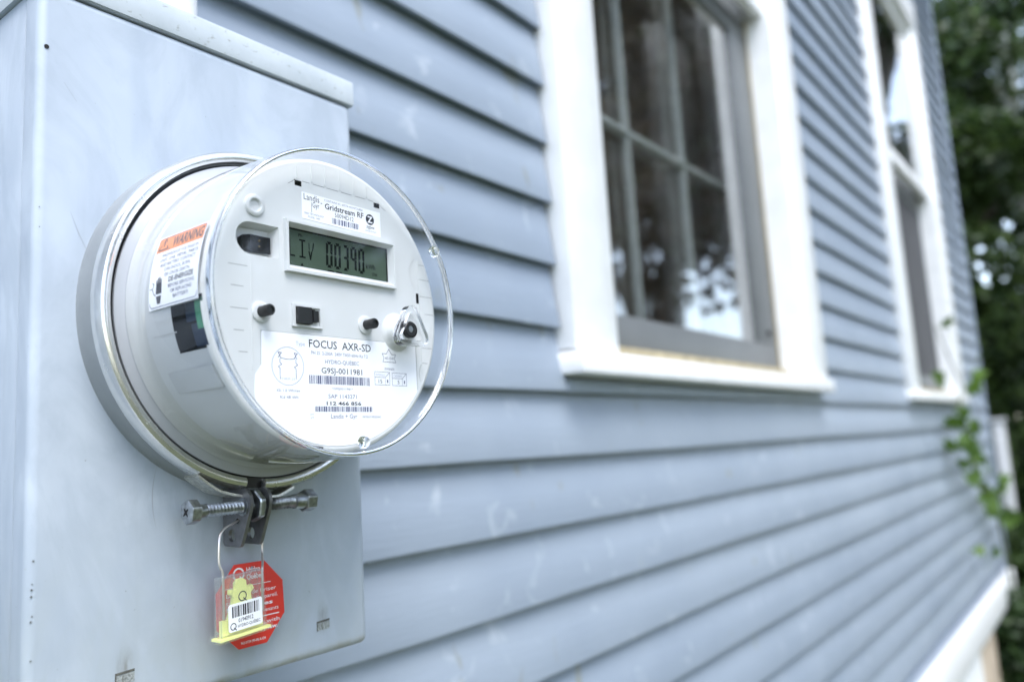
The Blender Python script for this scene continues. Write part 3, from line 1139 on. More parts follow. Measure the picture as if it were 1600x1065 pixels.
# dark backing inside the small openings
m_ = MB()
for lp in (slot_a, slot_b, slot_c):
    us = [p[0] for p in lp]; vv = [p[1] for p in lp]
    x0, x1, y0, y1 = min(us), max(us), min(vv), max(vv)
    m_.add([F(x0, y0, 0), F(x1, y0, 0), F(x1, y1, 0), F(x0, y1, 0), F(x0, y0, -3), F(x1, y0, -3), F(x1, y1, -3), F(x0, y1, -3)],
           [(4, 5, 6, 7), (0, 1, 5, 4), (1, 2, 6, 5), (2, 3, 7, 6), (3, 0, 4, 7)], 0, False)
m_.build('slot_lining', M_DARK, face)
# vent flutes moulded in the face; groove shade drawn as flat grey lines
m_ = MB()
for u, v1 in ((-22.2, 67.5), (-12.9, 70.2), (-4.4, 71.3), (5.4, 71.3), (15.0, 70.2), (24.2, 67.6)):
    m_.prism([(u - .35, 61.4), (u + .35, 61.4), (u + .35, v1), (u - .35, v1)], F, 0.02, .42)
for u0, u1 in ((35.2, 37.0),):
    pass
m_.build('flute', M_FACE, face)
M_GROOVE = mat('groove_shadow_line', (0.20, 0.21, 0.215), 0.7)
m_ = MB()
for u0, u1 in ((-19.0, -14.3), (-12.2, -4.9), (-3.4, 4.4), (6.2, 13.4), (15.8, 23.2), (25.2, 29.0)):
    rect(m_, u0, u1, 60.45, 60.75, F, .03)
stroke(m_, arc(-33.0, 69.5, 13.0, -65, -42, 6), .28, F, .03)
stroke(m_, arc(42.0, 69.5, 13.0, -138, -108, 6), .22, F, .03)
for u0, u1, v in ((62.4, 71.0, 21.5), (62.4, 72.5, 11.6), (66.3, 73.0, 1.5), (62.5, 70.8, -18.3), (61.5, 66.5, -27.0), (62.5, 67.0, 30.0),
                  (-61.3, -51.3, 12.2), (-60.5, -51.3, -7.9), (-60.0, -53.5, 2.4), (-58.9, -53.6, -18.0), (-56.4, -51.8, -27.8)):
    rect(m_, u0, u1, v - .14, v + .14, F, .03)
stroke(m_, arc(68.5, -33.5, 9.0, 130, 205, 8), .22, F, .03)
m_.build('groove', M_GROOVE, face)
m_ = MB()
stroke(m_, arc(66.0, 24.0, 11.0, 120, 265, 14), .5, F, .04)
m_.prism([(61.5, -33), (62.0, -33), (62.0, 32), (61.5, 32)], F, .02, .32)
m_.prism([(-49.6, -36), (-49.1, -36), (-49.1, 16), (-49.6, 16)], F, .02, .32)
m_.build('moulded_rib', M_FACE, face)

# display: bezel with sloping inner faces, screen, segments
bo = (-31.0, 42.2, 12.8, 38.9)
bi = (-29.5, 40.8, 14.4, 37.4)
bs = (-27.9, 39.4, 17.0, 35.9)
m_ = MB()
corners = lambda q: [(q[0], q[2]), (q[1], q[2]), (q[1], q[3]), (q[0], q[3])]
loops = [(corners(bo), 0.0), (corners(bo), 2.1), ([(a * .997 + .02, b * .99 + .26) for a, b in corners(bo)], 2.5), (corners(bi), 2.5), (corners(bs), -1.5)]
vs = []
for lp, d in loops:
    vs += [F(a, b, d) for a, b in lp]
fs = [(i * 4 + j, i * 4 + (j + 1) % 4, (i + 1) * 4 + (j + 1) % 4, (i + 1) * 4 + j) for i in range(len(loops) - 1) for j in range(4)]
m_.add(vs, fs, 0, False)
bezel = m_.build('display_bezel', M_FACE, meter)
m_ = MB(); rect(m_, bs[0] - .3, bs[1] + .3, bs[2] - .3, bs[3] + .3, F, -1.85)
lcd = m_.build('display_screen', M_LCD, meter)
m_ = MB()
for a, b, c, d in ((bs[0], bs[0] + .25, bs[2], bs[3]), (bs[1] - .9, bs[1], bs[2], bs[3]), (bs[0] + .25, bs[1] - .9, bs[3] - .8, bs[3])):
    rect(m_, a, b, c, d, F, -1.55)
m_.build('screen_mask', M_SEG, lcd)


def seg7(mb, u, v, w, h, on, t, sl=0.02):
    """seven segment digit, lower left at u, v"""
    k = lambda a, b: (u + a + sl * b, v + b)
    g_ = .25
    T = t / 2
    H2 = h / 2
    bars = {
        'a': [(T, h), (w - T, h), (w - t, h - t), (t, h - t)],
        'b': [(w, h - T), (w, H2 + g_), (w - T, H2 + g_ - .1), (w - t, H2 + T), (w - t, h - t)],
        'c': [(w, H2 - g_), (w, T), (w - t, t), (w - t, H2 - T), (w - T, H2 - g_ + .1)],
        'd': [(t, t), (w - t, t), (w - T, 0), (T, 0)],
        'e': [(0, H2 - g_), (0, T), (t, t), (t, H2 - T), (T, H2 - g_ + .1)],
        'f': [(0, h - T), (0, H2 + g_), (T, H2 + g_ - .1), (t, H2 + T), (t, h - t)],
        'g': [(t, H2 + T), (w - t, H2 + T), (w - T, H2), (w - t, H2 - T), (t, H2 - T), (T, H2)],
    }
    for s in on:
        mb.flat([k(a, b) for a, b in bars[s]], [tuple(range(len(bars[s])))], F, -1.78, 0)


m_ = MB()
SEG = {'0': 'abcdef', '3': 'abcdg', '9': 'abcfg'}
for i, ch in enumerate('00390'):
    seg7(m_, -3.6 + i * 5.45, 19.2, 4.3, 13.7, SEG[ch], 1.5)
rect(m_, -2.6, 1.2, 17.1, 17.9, F, -1.77)
rect(m_, 3.0, 6.8, 17.1, 17.9, F, -1.77)
# L I V
for a, b, c, d in ((-26.4, -25.6, 22.0, 30.6), (-26.4, -22.8, 21.7, 22.5), (-20.2, -16.4, 30.2, 31.0), (-18.8, -17.9, 22.2, 30.4), (-20.2, -16.4, 21.7, 22.5),
                   (-14.4, -13.9, 26.3, 30.0), ):
    rect(m_, a, b, c, d, F, -1.78)
stroke(m_, [(-11.3, 30.0), (-12.0, 26.4)], .7, F, -1.78)
stroke(m_, [(-14.2, 25.4), (-13.4, 21.8), (-12.6, 25.4)], .8, F, -1.78)
text(m_, 'Ph', -20.6, -18.2, 32.2, 1.6, F, -1.78, .02)
m_.flat([(-19.6, 17.6), (-17.8, 17.6), (-18.7, 19.2)], [(0, 1, 2)], F, -1.78)
m_.build('digits', M_SEG, lcd)
m_ = MB()
text(m_, 'kWh', 23.6, 30.4, 22.6, 2.6, F, -1.78, .02)
text(m_, 'Del', 28.2, 31.6, 19.2, 1.7, F, -1.78, .01)
m_.build('units', M_SEG, lcd)

# radio sticker above the display
m_ = MB()
m_.prism([(-19.5, 41.6), (33.6, 41.0), (33.6, 55.0), (-19.4, 55.2)], F, 0.02, .14)
st = m_.build('radio_label', M_WHITE, meter)
m_ = MB()
dI = .17
text(m_, 'Gridstream RF', -5.0, 21.3, 49.3, 2.9, F, dI, .018)
text(m_, '50094D12', 1.4, 14.2, 46.1, 2.3, F, dI)
text(m_, 'Landis', -18.3, -8.5, 51.5, 3.2, F, dI)
text(m_, 'Gyr', -12.9, -8.6, 48.3, 2.9, F, dI)
text(m_, '+', -8.0, -6.5, 50.9, 1.2, F, dI)
rect(m_, -13.6, -13.35, 45.4, 50.8, F, dI)
# emblem: dark disc crossed by a white Z
vs, fs = filled([[(a / 1000, b / 1000) for a, b in arc(25.9, 49.6, 3.0, 0, 350, 35)]])
m_.add([F(a * 1000, b * 1000, dI) for a, b, c in vs], fs, 0, False)
text(m_, 'zigbee', 23.2, 28.9, 44.6, 1.7, F, dI, .01)
m_.build('lettering', M_INK, st)
m_ = MB()
text(m_, 'Z', 24.0, 27.8, 47.9, 3.4, F, dI + .03, .03)
m_.build('emblem_letter', M_WHITE, st)
m_ = MB()
text(m_, 'CONTAINS IC: 6957A-HUNT2LBEA', -5.3, 21.0, 53.2, 1.1, F, dI)
text(m_, 'GRID TECHNOLOGY', -18.2, -5.8, 44.1, .95, F, dI)
text(m_, 'MODEL: 26B4', -15.8, -8.3, 42.5, .95, F, dI)
text(m_, 'CERTIFIED PRODUCT', 22.2, 30.2, 42.7, .8, F, dI)
barcode(m_, -.5, 17.7, 42.3, 45.3, F, dI, 3)
m_.build('small_print', M_INKSOFT, st)

# rating plate in the lower half
pl_r = 72.4
pts = []
a0 = math.degrees(math.atan2(-41.5, 57.1))
a1 = math.degrees(math.atan2(-50.5, -46.0))
pts = [(-44.0, -17.2), (56.4, -17.0), (57.0, -17.8), (57.1, -42.2)]
for k in range(25):
    a = R(-37.5 - (129.5 - 37.5) * k / 24)
    pts.append((71.6 * math.cos(a), 71.6 * math.sin(a)))
pts += [(-47.5, -52.5), (-48.6, -46.0), (-48.0, -38), (-44.8, -33.2), (-44.6, -18.0)]
m_ = MB(); m_.prism(pts, F, .02, .18)
rp = m_.build('rating_plate', M_WHITE, meter)
m_ = MB()
stroke(m_, [(-44.8, -33.2), (-44.6, -17.2), (56.6, -16.95), (57.3, -17.8), (57.3, -42.0)], .35, F, .12)
m_.build('border', M_GROOVE, rp)
dI = .22
m_ = MB()
text(m_, 'FOCUS', -17.3, .2, -23.2, 3.8, F, dI, .006)
text(m_, 'AXR-SD', 3.6, 23.2, -23.2, 3.8, F, dI, .006)
text(m_, 'G9SJ-0011981', -10.0, 16.6, -35.7, 2.8, F, dI, .004)
text(m_, '112 466 856', -7.3, 15.3, -51.4, 1.7, F, dI, .022)
text(m_, '15', 28.0, 30.6, -39.4, 2.0, F, dI)
text(m_, '5', 42.0, 43.4, -39.5, 2.0, F, dI)
m_.build('lettering', M_INK, rp)
m_ = MB()
text(m_, 'PH 2S  2-200A  240V TA50 60Hz Ka 7.2', -16.0, 20.8, -26.6, 1.6, F, dI)
text(m_, 'HYDRO-QUÉBEC', -7.6, 14.7, -30.8, 1.95, F, dI)
text(m_, 'SAP 1143271', -6.1, 12.4, -48.0, 1.95, F, dI)
text(m_, 'Landis + Gyr', -4.8, 12.3, -58.0, 2.1, F, dI)
text(m_, 'DEMANDE', 32.7, 39.9, -32.2, 1.25, F, dI)
text(m_, 'AE-1541', 33.1, 39.6, -26.4, 1.3, F, dI)
text(m_, 'PATENT PENDING', 16.0, 28.9, -57.9, 1.1, F, dI)
text(m_, 'Kh 1.0 Wh/rev', -36.4, -23.2, -45.4, 1.3, F, dI)
text(m_, 'Kd 48 Wh', -34.6, -24.3, -48.6, 1.3, F, dI)
text(m_, '*G9SJ0011981*', -3.7, 9.9, -43.7, 1.0, F, dI)
text(m_, 'CT', -17.4, -15.4, -56.6, .9, F, dI)
text(m_, 'VT', -17.4, -15.4, -58.2, .9, F, dI)
star = [(36.2, -20.8), (38.2, -23.6), (41.2, -23.5), (40.2, -25.7), (41.2, -27.9), (36.6, -27.8), (31.6, -27.8), (32.5, -25.6), (31.3, -23.4), (34.4, -23.4)]
stroke(m_, star, .28, F, dI, closed=True)
for x0, x1, y1, y0 in ((25.4, 36.2, -33.4, -40.3), (38.1, 48.9, -33.6, -40.4)):
    stroke(m_, [(x0, y0), (x1, y0), (x1, y1), (x0, y1)], .22, F, dI, closed=True)
    stroke(m_, [(x0, y1 - 2.9), (x1 - 3.2, y1 - 2.9), (x1, y1)], .24, F, dI)
    stroke(m_, [(x1 - 3.2, y1 - 2.9), (x1 - 3.2, y0)], .16, F, dI)
    rect(m_, x1 - 2.1, x1 - 1.2, y0 + 1.2, y0 + 2.9, F, dI)
barcode(m_, -17.6, 21.5, -41.1, -36.9, F, dI, 5)
barcode(m_, -14.4, 22.8, -54.7, -52.1, F, dI, 6)
m_.build('small_print', M_INKSOFT, rp)
m_ = MB()
text(m_, 'Type', -25.2, -19.8, -22.9, 2.0, F, dI)
text(m_, 'INTERVALLE', 26.2, 33.0, -35.6, 1.2, F, dI)
text(m_, 'CADRAN', 39.0, 45.2, -35.8, 1.2, F, dI)
text(m_, 'FORM 2S', -34.4, -26.0, -39.8, 1.0, F, dI)
stroke(m_, arc(-29.9, -33.2, 9.1, 0, 352, 44), .3, F, dI, closed=True)
m_.build('pale_print', M_INKPALE, rp)
m_ = MB()
for s in (-1, 1):
    x = -29.9 + s * 4.6
    stroke(m_, [(x, -39.2), (x, -34.4), (x - .9, -33.6), (x + 1.0, -32.4), (x, -31.6), (x, -30.0)], .3, F, dI)
    stroke(m_, [(x - .9, -29.2), (x + .9, -27.0), (x - .9, -26.8), (x + .6, -29.6)], .35, F, dI)
stroke(m_, [(-34.0, -29.4), (-31.2, -29.9), (-28.6, -29.9), (-25.8, -29.4)], .3, F, dI)
m_.build('wiring_diagram', M_INKSOFT, rp)

# optical port: recess with a half round left wall and a black reader block
m_ = MB()
outer = [(-33.5, 18.2), (-33.5, 33.8), (-49.5, 33.8)] + arc(-49.5, 26.0, 7.8, 90, 270, 14)[1:]
inner = [(-36.0, 19.6), (-36.0, 32.0), (-49.5, 32.0)] + arc(-49.5, 25.8, 6.2, 90, 270, 14)[1:]
n_ = len(outer)
vs = [F(a, b, 0) for a, b in outer] + [F(a, b, -5.5) for a, b in inner]
m_.add(vs, [(i, (i + 1) % n_, (i + 1) % n_ + n_, i + n_) for i in range(n_)] + [tuple(range(n_, 2 * n_))], 0, True)
port = m_.build('optical_port', M_FACE, meter)
m_ = MB()
m_.add([F(-53.4, 19.4, -.6), F(-47.0, 20.8, -3.6), F(-36.6, 20.4, -2.6), F(-36.6, 28.6, -2.6), F(-47.0, 29.0, -3.6), F(-53.4, 27.0, -.6),
        F(-52.8, 20.4, -5.4), F(-36.6, 21.6, -5.4), F(-36.6, 28.2, -5.4), F(-52.8, 26.6, -5.4)],
       [(0, 1, 4, 5), (1, 2, 3, 4), (5, 4, 3, 8, 9), (0, 6, 7, 2, 1), (2, 7, 8, 3), (0, 5, 9, 6)], 0, False)
m_.build('reader', mat('matt_black_reader', (0.004, 0.004, 0.005), 0.6, spec=0.12), port)
m_ = MB()
for v in (23.6, 26.4):
    m_.prism(arc(-42.5, v, .55, 0, 330, 11), F, -3.3, -2.9)
m_.build('led', mat('brown_led', (0.10, 0.075, 0.03), 0.2), port)


# screw boss at the upper left, knobs, switch
def flathe(mb, prof, u, v, n=28, caps=True):
    """profile of (radius mm, d mm) about an axis through (u, v) on the face"""
    vs, fs = [], []
    for i in range(n):
        a = 2 * pi * i / n
        for r, d in prof:
            vs.append(F(u + r * math.cos(a), v + r * math.sin(a), d))
    k = len(prof)
    for i in range(n):
        j = (i + 1) % n
        for q in range(k - 1):
            fs.append((i * k + q, j * k + q, j * k + q + 1, i * k + q + 1))
    mb.add(vs, fs)


m_ = MB(); flathe(m_, [(5.4, 0), (5.2, .9), (4.6, 1.3), (3.4, 1.3), (2.8, .6), (2.6, -.6)], -47.2, 42.0)
bs_ = m_.build('screw_boss', M_FACE, meter)
m_ = MB(); flathe(m_, [(2.6, -.6), (1.6, -1.2), (0, -1.3)], -47.2, 42.0); m_.build('screw', mat('olive_screw', (0.09, 0.085, 0.05), 0.4, 0.3), bs_)
for u, v in ((-44.6, -8.6), (20.0, -9.0)):
    m_ = MB(); flathe(m_, [(5.0, 0), (4.9, .8), (4.2, 1.2), (2.7, 1.2)], u, v); kb = m_.build('button_collar', M_FACE, meter)
    m_ = MB()
    flathe(m_, [(2.6, .8), (2.55, 4.0), (2.7, 4.2), (2.7, 7.4), (2.4, 7.9), (1.6, 8.0), (1.5, 7.2), (0, 7.1)], u, v); m_.build('button', M_BLACK, kb)
m_ = MB()
sq = [(-27.2, -13.8), (-9.2, -13.8), (-9.2, -2.6), (-27.2, -2.6)]
si = [(-25.6, -12.6), (-10.8, -12.6), (-10.8, -3.8), (-25.6, -3.8)]
vs = [F(a, b, 0) for a, b in sq] + [F(a, b, 1.3) for a, b in sq] + [F(a, b, 1.3) for a, b in si] + [F(a, b, -.3 + .4) for a, b in si]
m_.add(vs, [(i * 4 + j, i * 4 + (j + 1) % 4, (i + 1) * 4 + (j + 1) % 4, (i + 1) * 4 + j) for i in range(3) for j in range(4)] + [(12, 13, 14, 15)], 0, False)
sw = m_.build('switch_frame', M_FACE, meter)
m_ = MB()
m_.prism([(-25.4, -12.3), (-17.2, -12.3), (-17.2, -4.2), (-25.4, -4.2)], F, .12, 3.2, 0, False)
m_.prism([(-17.1, -10.8), (-12.2, -10.8), (-12.2, -5.2), (-17.1, -5.2)], F, .12, 2.0, 0, False)
m_.prism([(-16.0, -11.2), (-14.8, -11.2), (-14.8, -4.8), (-16.0, -4.8)], F, .12, 2.6, 0, False)
m_.build('switch_slider', M_BLACK, sw)

# reset post with its clear triangular lever
m_ = MB(); flathe(m_, [(11.0, 0), (9.5, .6), (8.2, 2.0), (7.6, 4.5), (6.6, 5.4), (5.6, 5.4)], 42.6, -11.2, 40); po = m_.build('reset_boss', M_FACE, meter)
m_ = MB(); flathe(m_, [(5.6, 3.0), (5.5, 7.2), (5.0, 7.4), (4.2, 7.4), (4.2, 12.0)], 42.6, -11.2, 32); m_.build('sleeve', M_BLACK, po)
TU, TV = 42.6, -11.2


def tri(cx_, cy_, s, r_):
    cs = [(cx_ + s * .03, cy_ + s * .98), (cx_ - s * .74, cy_ - s * .42), (cx_ + s * .80, cy_ - s * .42)]
    pts_ = []
    for i in range(3):
        p0, p1, p2 = cs[i - 1], cs[i], cs[(i + 1) % 3]
        a_ = math.atan2(p1[1] - p0[1], p1[0] - p0[0]) - pi / 2
        b_ = math.atan2(p2[1] - p1[1], p2[0] - p1[0]) - pi / 2
        while b_ < a_:
            b_ += 2 * pi
        for q in range(7):
            t = a_ + (b_ - a_) * q / 6
            pts_.append((p1[0] + r_ * math.cos(t), p1[1] + r_ * math.sin(t)))
    return pts_


vs, fs = filled([[(a / 1000, b / 1000) for a, b in tri(TU + 1.5, TV + .2, 9.2, 4.6)], [(a / 1000, b / 1000) for a, b in tri(TU + 1.5, TV + .2, 8.6, 2.0)]], .0042)
m_ = MB(); m_.add([F(a * 1000, b * 1000, 9.4 + c * 1000) for a, b, c in vs], fs)
lv = m_.build('reset_lever', M_CLEAR, meter)
vs, fs = filled([[(a / 1000, b / 1000) for a, b in tri(TU + 1.5, TV + .2, 8.5, 1.9)]], .0010)
m_ = MB(); m_.add([F(a * 1000, b * 1000, 8.6 + c * 1000) for a, b, c in vs], fs); m_.build('lever_web', M_FACE, lv)
m_ = MB(); flathe(m_, [(4.3, 9.2), (4.3, 11.6), (3.9, 12.1), (2.0, 12.1), (1.9, 11.4)], TU - .4, TV + .4, 28)
m_.build('lever_pin', M_BLACK, lv)
m_ = MB(); flathe(m_, [(1.9, 11.4), (1.7, 11.8), (0, 11.9)], TU - .4, TV + .4, 20); m_.build('pin_cap', M_ZINC, lv)

# notch in the rim at the bottom
m_ = MB()
m_.lathe([(.0726, FY - .0003), (.0749, FY - .0001), (.0753, FY + .0012)], (MC[0], .0798), 255.5, 262.0, 6)
m_.build('rim_notch', M_DARK, face)

# warning label wrapped round the drum
LR = .0766


def CY(u, v, d):
    """u along the axis from the front (mm), v arc degrees; on the drum"""
    a = R(v)
    r = LR + d / 1000
    return W(MC[0] + r * math.cos(a), .3110 + u / 1000, MC[1] + r * math.sin(a))


def CW(u, v, d):
    # label coordinates: u from back (left) to front (right) in mm, v up in mm
    return CY(40.5 - u, 183.8 - v / (LR * 1000) * 180 / pi, d)


def curved(mb, poly, d, mi=0, nu=8, nv=12):
    u0, u1 = min(p[0] for p in poly), max(p[0] for p in poly)
    v0, v1 = min(p[1] for p in poly), max(p[1] for p in poly)
    vs = [CW(u0 + (u1 - u0) * i / nu, v0 + (v1 - v0) * j / nv, d) for i in range(nu + 1) for j in range(nv + 1)]
    fs = [(i * (nv + 1) + j, (i + 1) * (nv + 1) + j, (i + 1) * (nv + 1) + j + 1, i * (nv + 1) + j + 1) for i in range(nu) for j in range(nv)]
    mb.add(vs, fs, mi, True)


m_ = MB(); curved(m_, [(-.8, -.8), (40.0, 35.6)], 0.0); wl = m_.build('warning_label', M_WHITE, meter)
m_ = MB(); curved(m_, [(.2, 27.0), (39.2, 34.8)], .06)
text(m_, 'x', 50, 50.1, 0, .01, CW, 0)
m_.build('orange_band', M_ORANGE, wl)
m_ = MB()
text(m_, 'WARNING', 13.0, 38.2, 28.3, 5.2, CW, .12, .02)
stroke(m_, [(1.8, 28.2), (9.8, 28.2), (5.8, 34.0)], .6, CW, .12, closed=True)
stroke(m_, [(5.8, 32.2), (5.8, 30.2)], .8, CW, .12)
stroke(m_, [(11.4, 27.2), (11.4, 34.6)], .4, CW, .12)
text(m_, 'DE-ENERGIZE', 16.0, 36.0, 10.6, 2.2, CW, .1, .02)
m_.flat([(5.6, 11.4), (10.2, 11.4), (10.4, 6.2), (5.6, 6.2)], [(0, 1, 2, 3)], CW, .1)
for q in range(4):
    rect(m_, 5.6 + q * 1.2, 6.5 + q * 1.2, 11.4, 14.4 - abs(q - 1.6), CW, .1)
m_.flat([(5.7, 5.2), (10.2, 5.2), (9.2, 1.6), (6.6, 1.6)], [(0, 1, 2, 3)], CW, .1)
stroke(m_, [(2.4, 12.0), (3.6, 11.4), (2.6, 8.8), (3.8, 6.6), (5.0, 5.8)], .4, CW, .1)
stroke(m_, [(.2, 9.2), (2.4, 9.2)], .3, CW, .1)
m_.build('lettering', mat('warning_ink', (0.06, 0.06, 0.075), 0.6), wl)
m_ = MB()
for k, (tx, a, b) in enumerate((('HAZARDOUS VOLTAGE IN', 7, 37), ('UNIT. LINE, METAL, PARTS', 6, 37.5), ('AND BATTERY CONTACT', 7, 36), ('CAN SHOCK, BURN,', 11, 33), ('OR CAUSE DEATH.', 12, 33))):
    text(m_, tx, a, b, 24.0 - k * 2.55, 1.55, CW, .1)
for k, (tx, a, b) in enumerate((('BEFORE SERVICING', 16, 37), ('OR REPLACING', 18, 35), ('BATTERY.', 20, 33))):
    text(m_, tx, a, b, 7.8 - k * 2.6, 1.6, CW, .1)
stroke(m_, rrect(.2, 39.2, .2, 34.8, 2.0, 4), .3, CW, .1, closed=True)
m_.build('small_print', M_INKSOFT, wl)

# clear cover: drum and front sheet, moulded rim, two sighting nubs
m_ = MB()
m_.lathe([(.0820, .3680), (.0812, .3660), (.0804, .3560), (.0800, .3480), (.0790, .3290), (.0781, .3110), (.0777, .3045), (.0772, .3022), (.0762, .3008)], MC, n=160)
m_.lathe([(.0756, .3010), (.0751, .3012), (.0746, .3020), (.0740, .3026), (.0725, .3029), (.060, .3030), (.030, .3031), (0.0001, .3031)], MC, n=160)
cov = m_.build('cover', M_COVER, meter, sharp=60)
m_ = MB()
m_.lathe([(.0775, .3040), (.0776, .3020), (.0774, .3008), (.0769, .3001), (.0762, .3001), (.0757, .3006), (.0756, .3016), (.0760, .3028), (.0767, .3038)], MC, n=180, closed=True)
m_.build('rim', M_CLEAR, cov, sharp=70)
for u, v in ((64.3, 36.0), (6.4, -70.6)):
    m_ = MB()
    nb = lambda q: [(q, 0)]
    vs = []
    prof = [(3.1, -1.0), (3.1, .4), (2.7, 1.7), (1.8, 2.6), (.9, 3.0), (.0, 3.1)]
    flathe(m_, [(r, d + 11.0) for r, d in ([(0.0, -1.0)] + prof)], u, v, 24)
    m_.build('nub', M_CLEAR, cov)

# ================================================================== SEALING RING with its screw
ring = empty('sealing_ring', W(.2667, .371, -.0125), 'shiny steel clamp ring round the base of the meter with a screw below', 'sealing ring')
m_ = MB()
GA = 263.4
prof = [(.0925, .3738), (.0930, .3734), (.0931, .3708), (.0927, .3684), (.0915, .3662), (.0900, .3655), (.0884, .3656), (.0871, .3665), (.0866, .3680), (.0866, .3700), (.0880, .3700), (.0884, .3680), (.0900, .3672), (.0915, .3690), (.0924, .3712)]
m_.lathe(prof, RC, GA - 360 + 3.6, GA - 3.6, 170, closed=True)
m_.build('band', M_STEEL, ring)
# black block added for the shade in the gap between the band ends
m_ = MB(); m_.lathe([(.0865, .3700), (.0915, .3700), (.0915, .3760), (.0865, .3760)], RC, GA - 3.8, GA + 3.8, 6, closed=True); m_.build('gap_shade', M_BLACK, ring)
# bright cut edges of the two flared ends
for a0, a1 in ((GA - 20.5, GA - 1.8), (GA + 1.8, GA + 15.5)):
    m_ = MB()
    n_ = 16
    vs, fs = [], []
    for i in range(n_ + 1):
        t = i / n_
        a = R(a0 + (a1 - a0) * t)
        near = t if a0 < GA - 10 else 1 - t
        r0 = .0928 + .0030 * min(1, near * 2.2)
        for r, Y in ((r0, .3668), (r0 + .0013, .3666), (r0 + .0013, .3800), (r0, .3800)):
            vs.append(W(RC[0] + r * math.cos(a), Y, RC[1] + r * math.sin(a)))
    for i in range(n_):
        for q in range(4):
            fs.append((i * 4 + q, (i + 1) * 4 + q, (i + 1) * 4 + (q + 1) % 4, i * 4 + (q + 1) % 4))
    fs += [(0, 1, 2, 3), tuple(n_ * 4 + q for q in (3, 2, 1, 0))]
    m_.add(vs, fs)
    m_.build('end_tab', M_BRIGHTCUT, ring)
# two lugs with holes, standing square to the wall
SY, SZ = .3662, -.0196                 # screw axis


def lug(xc, Ysh):
    loop = [(.3838, -.0385), (.3824, -.0398)]
    outer = [(.3845, -.0105), (.3845, -.0380), (.3838, -.0392), (.3826, -.0398), (.3705, -.0402), (.3690, -.0394), (.3680, -.0378), (.3608, -.0215), (.3600, -.0175), (.3606, -.0145), (.3625, -.0118), (.3655, -.0105)]
    outer = [(y + Ysh, z) for y, z in outer]
    hole = [(.3768 + Ysh + .0031 * math.cos(R(a)), -.0343 + .0033 * math.sin(R(a))) for a in range(0, 360, 18)]
    hole2 = [(.3716 + Ysh + .0012 * math.cos(R(a)), -.0268 + .0015 * math.sin(R(a))) for a in range(0, 360, 30)]
    vs, fs = filled([outer, hole, hole2], .0019)
    m = MB()
    m.add([W(xc + c, a, b) for a, b, c in vs], fs, 0, True)
    return m.build('lug', M_DULL, ring, sharp=40)


lug(.2495, 0.0)
lug(.2618, .0012)


def xlathe(mb, prof, n=24, hexes=None):
    """profile of (x, radius) about the screw axis; hexes lists profile rows to cut as hexagons"""
    vs, fs = [], []
    for i in range(n):
        a = 2 * pi * i / n
        for q, (x, r) in enumerate(prof):
            if hexes and q in hexes:
                s = (a + .35) % (pi / 3) - pi / 6
                r = r * math.cos(pi / 6) / math.cos(s)
            vs.append(W(x, SY + r * math.cos(a), SZ + r * math.sin(a)))
    k = len(prof)
    for i in range(n):
        j = (i + 1) % n
        for q in range(k - 1):
            fs.append((i * k + q, j * k + q, j * k + q + 1, i * k + q + 1))
    mb.add(vs, fs)


scr = MB()
xlathe(scr, [(.2166, 0), (.2166, .0050), (.2172, .0062), (.2218, .0062), (.2221, .0058), (.2221, .0036)], 48, (1, 2, 3, 4))
xlathe(scr, [(.2221, .0034), (.2262, .0032), (.2272, .0028)], 24)
scr_o = scr.build('clamp_screw', M_ZINC, ring, sharp=30)
m_ = MB()                               # cross recess in the head
for a in (50, 140):
    c, s = math.cos(R(a)), math.sin(R(a))
    q = [(-.0026, -.0002), (-.0008, -.0007), (.0008, -.0007), (.0026, -.0002), (.0026, .0002), (.0008, .0007), (-.0008, .0007), (-.0026, .0002)]
    m_.prism([(u * c - v * s, u * s + v * c) for u, v in q], lambda u, v, d: W(.2166 - d, SY + u, SZ + v), .0001 + .0001 * (a > 100), -.0004)
m_.build('recess', M_DARK, scr_o)
# helical thread
m_ = MB()
pitch = .0019
vs, fs = [], []
nseg = 20
tot = int((.2810 - .2268) / pitch * nseg)
for i in range(tot + 1):
    a = 2 * pi * i / nseg
    x = .2268 + pitch * i / nseg
    for dx, r in ((-.5 * pitch, .00210), (0, .00338), (.5 * pitch, .00210)):
        vs.append(W(x + dx, SY + r * math.cos(a), SZ + r * math.sin(a)))
for i in range(tot):
    fs += [(i * 3, i * 3 + 1, i * 3 + 4, i * 3 + 3), (i * 3 + 1, i * 3 + 2, i * 3 + 5, i * 3 + 4)]
m_.add(vs, fs)
m_.build('thread', M_ZINC, scr_o, sharp=25)
m_ = MB()
xlathe(m_, [(.2795, .0028), (.2800, .0040), (.2840, .0043), (.2858, .0045), (.2858, .0058), (.2864, .0063), (.2918, .0063), (.2926, .0056), (.2928, 0)], 48, (4, 5, 6, 7))
m_.build('shear_head', M_ZINC, ring, sharp=30)
m_ = MB()
xlathe(m_, [(.2536, .003), (.2536, .0078), (.2542, .0086), (.2566, .0086), (.2572, .0078), (.2572, .003)], 48, (1, 2, 3, 4))
m_.build('nut', M_ZINC, ring, sharp=30)
m_ = MB()
xlathe(m_, [(.2476, .003), (.2476, .0046), (.2484, .0046), (.2484, .003)], 28)
m_.build('washer', M_ZINC, ring)

# ================================================================== UTILITY SEAL (clear block on a wire) and RED TAG
seal = empty('meter_seal', W(.2455, .364, -.082), 'clear plastic seal with a yellow insert hanging on a wire from the ring lug', 'seal')


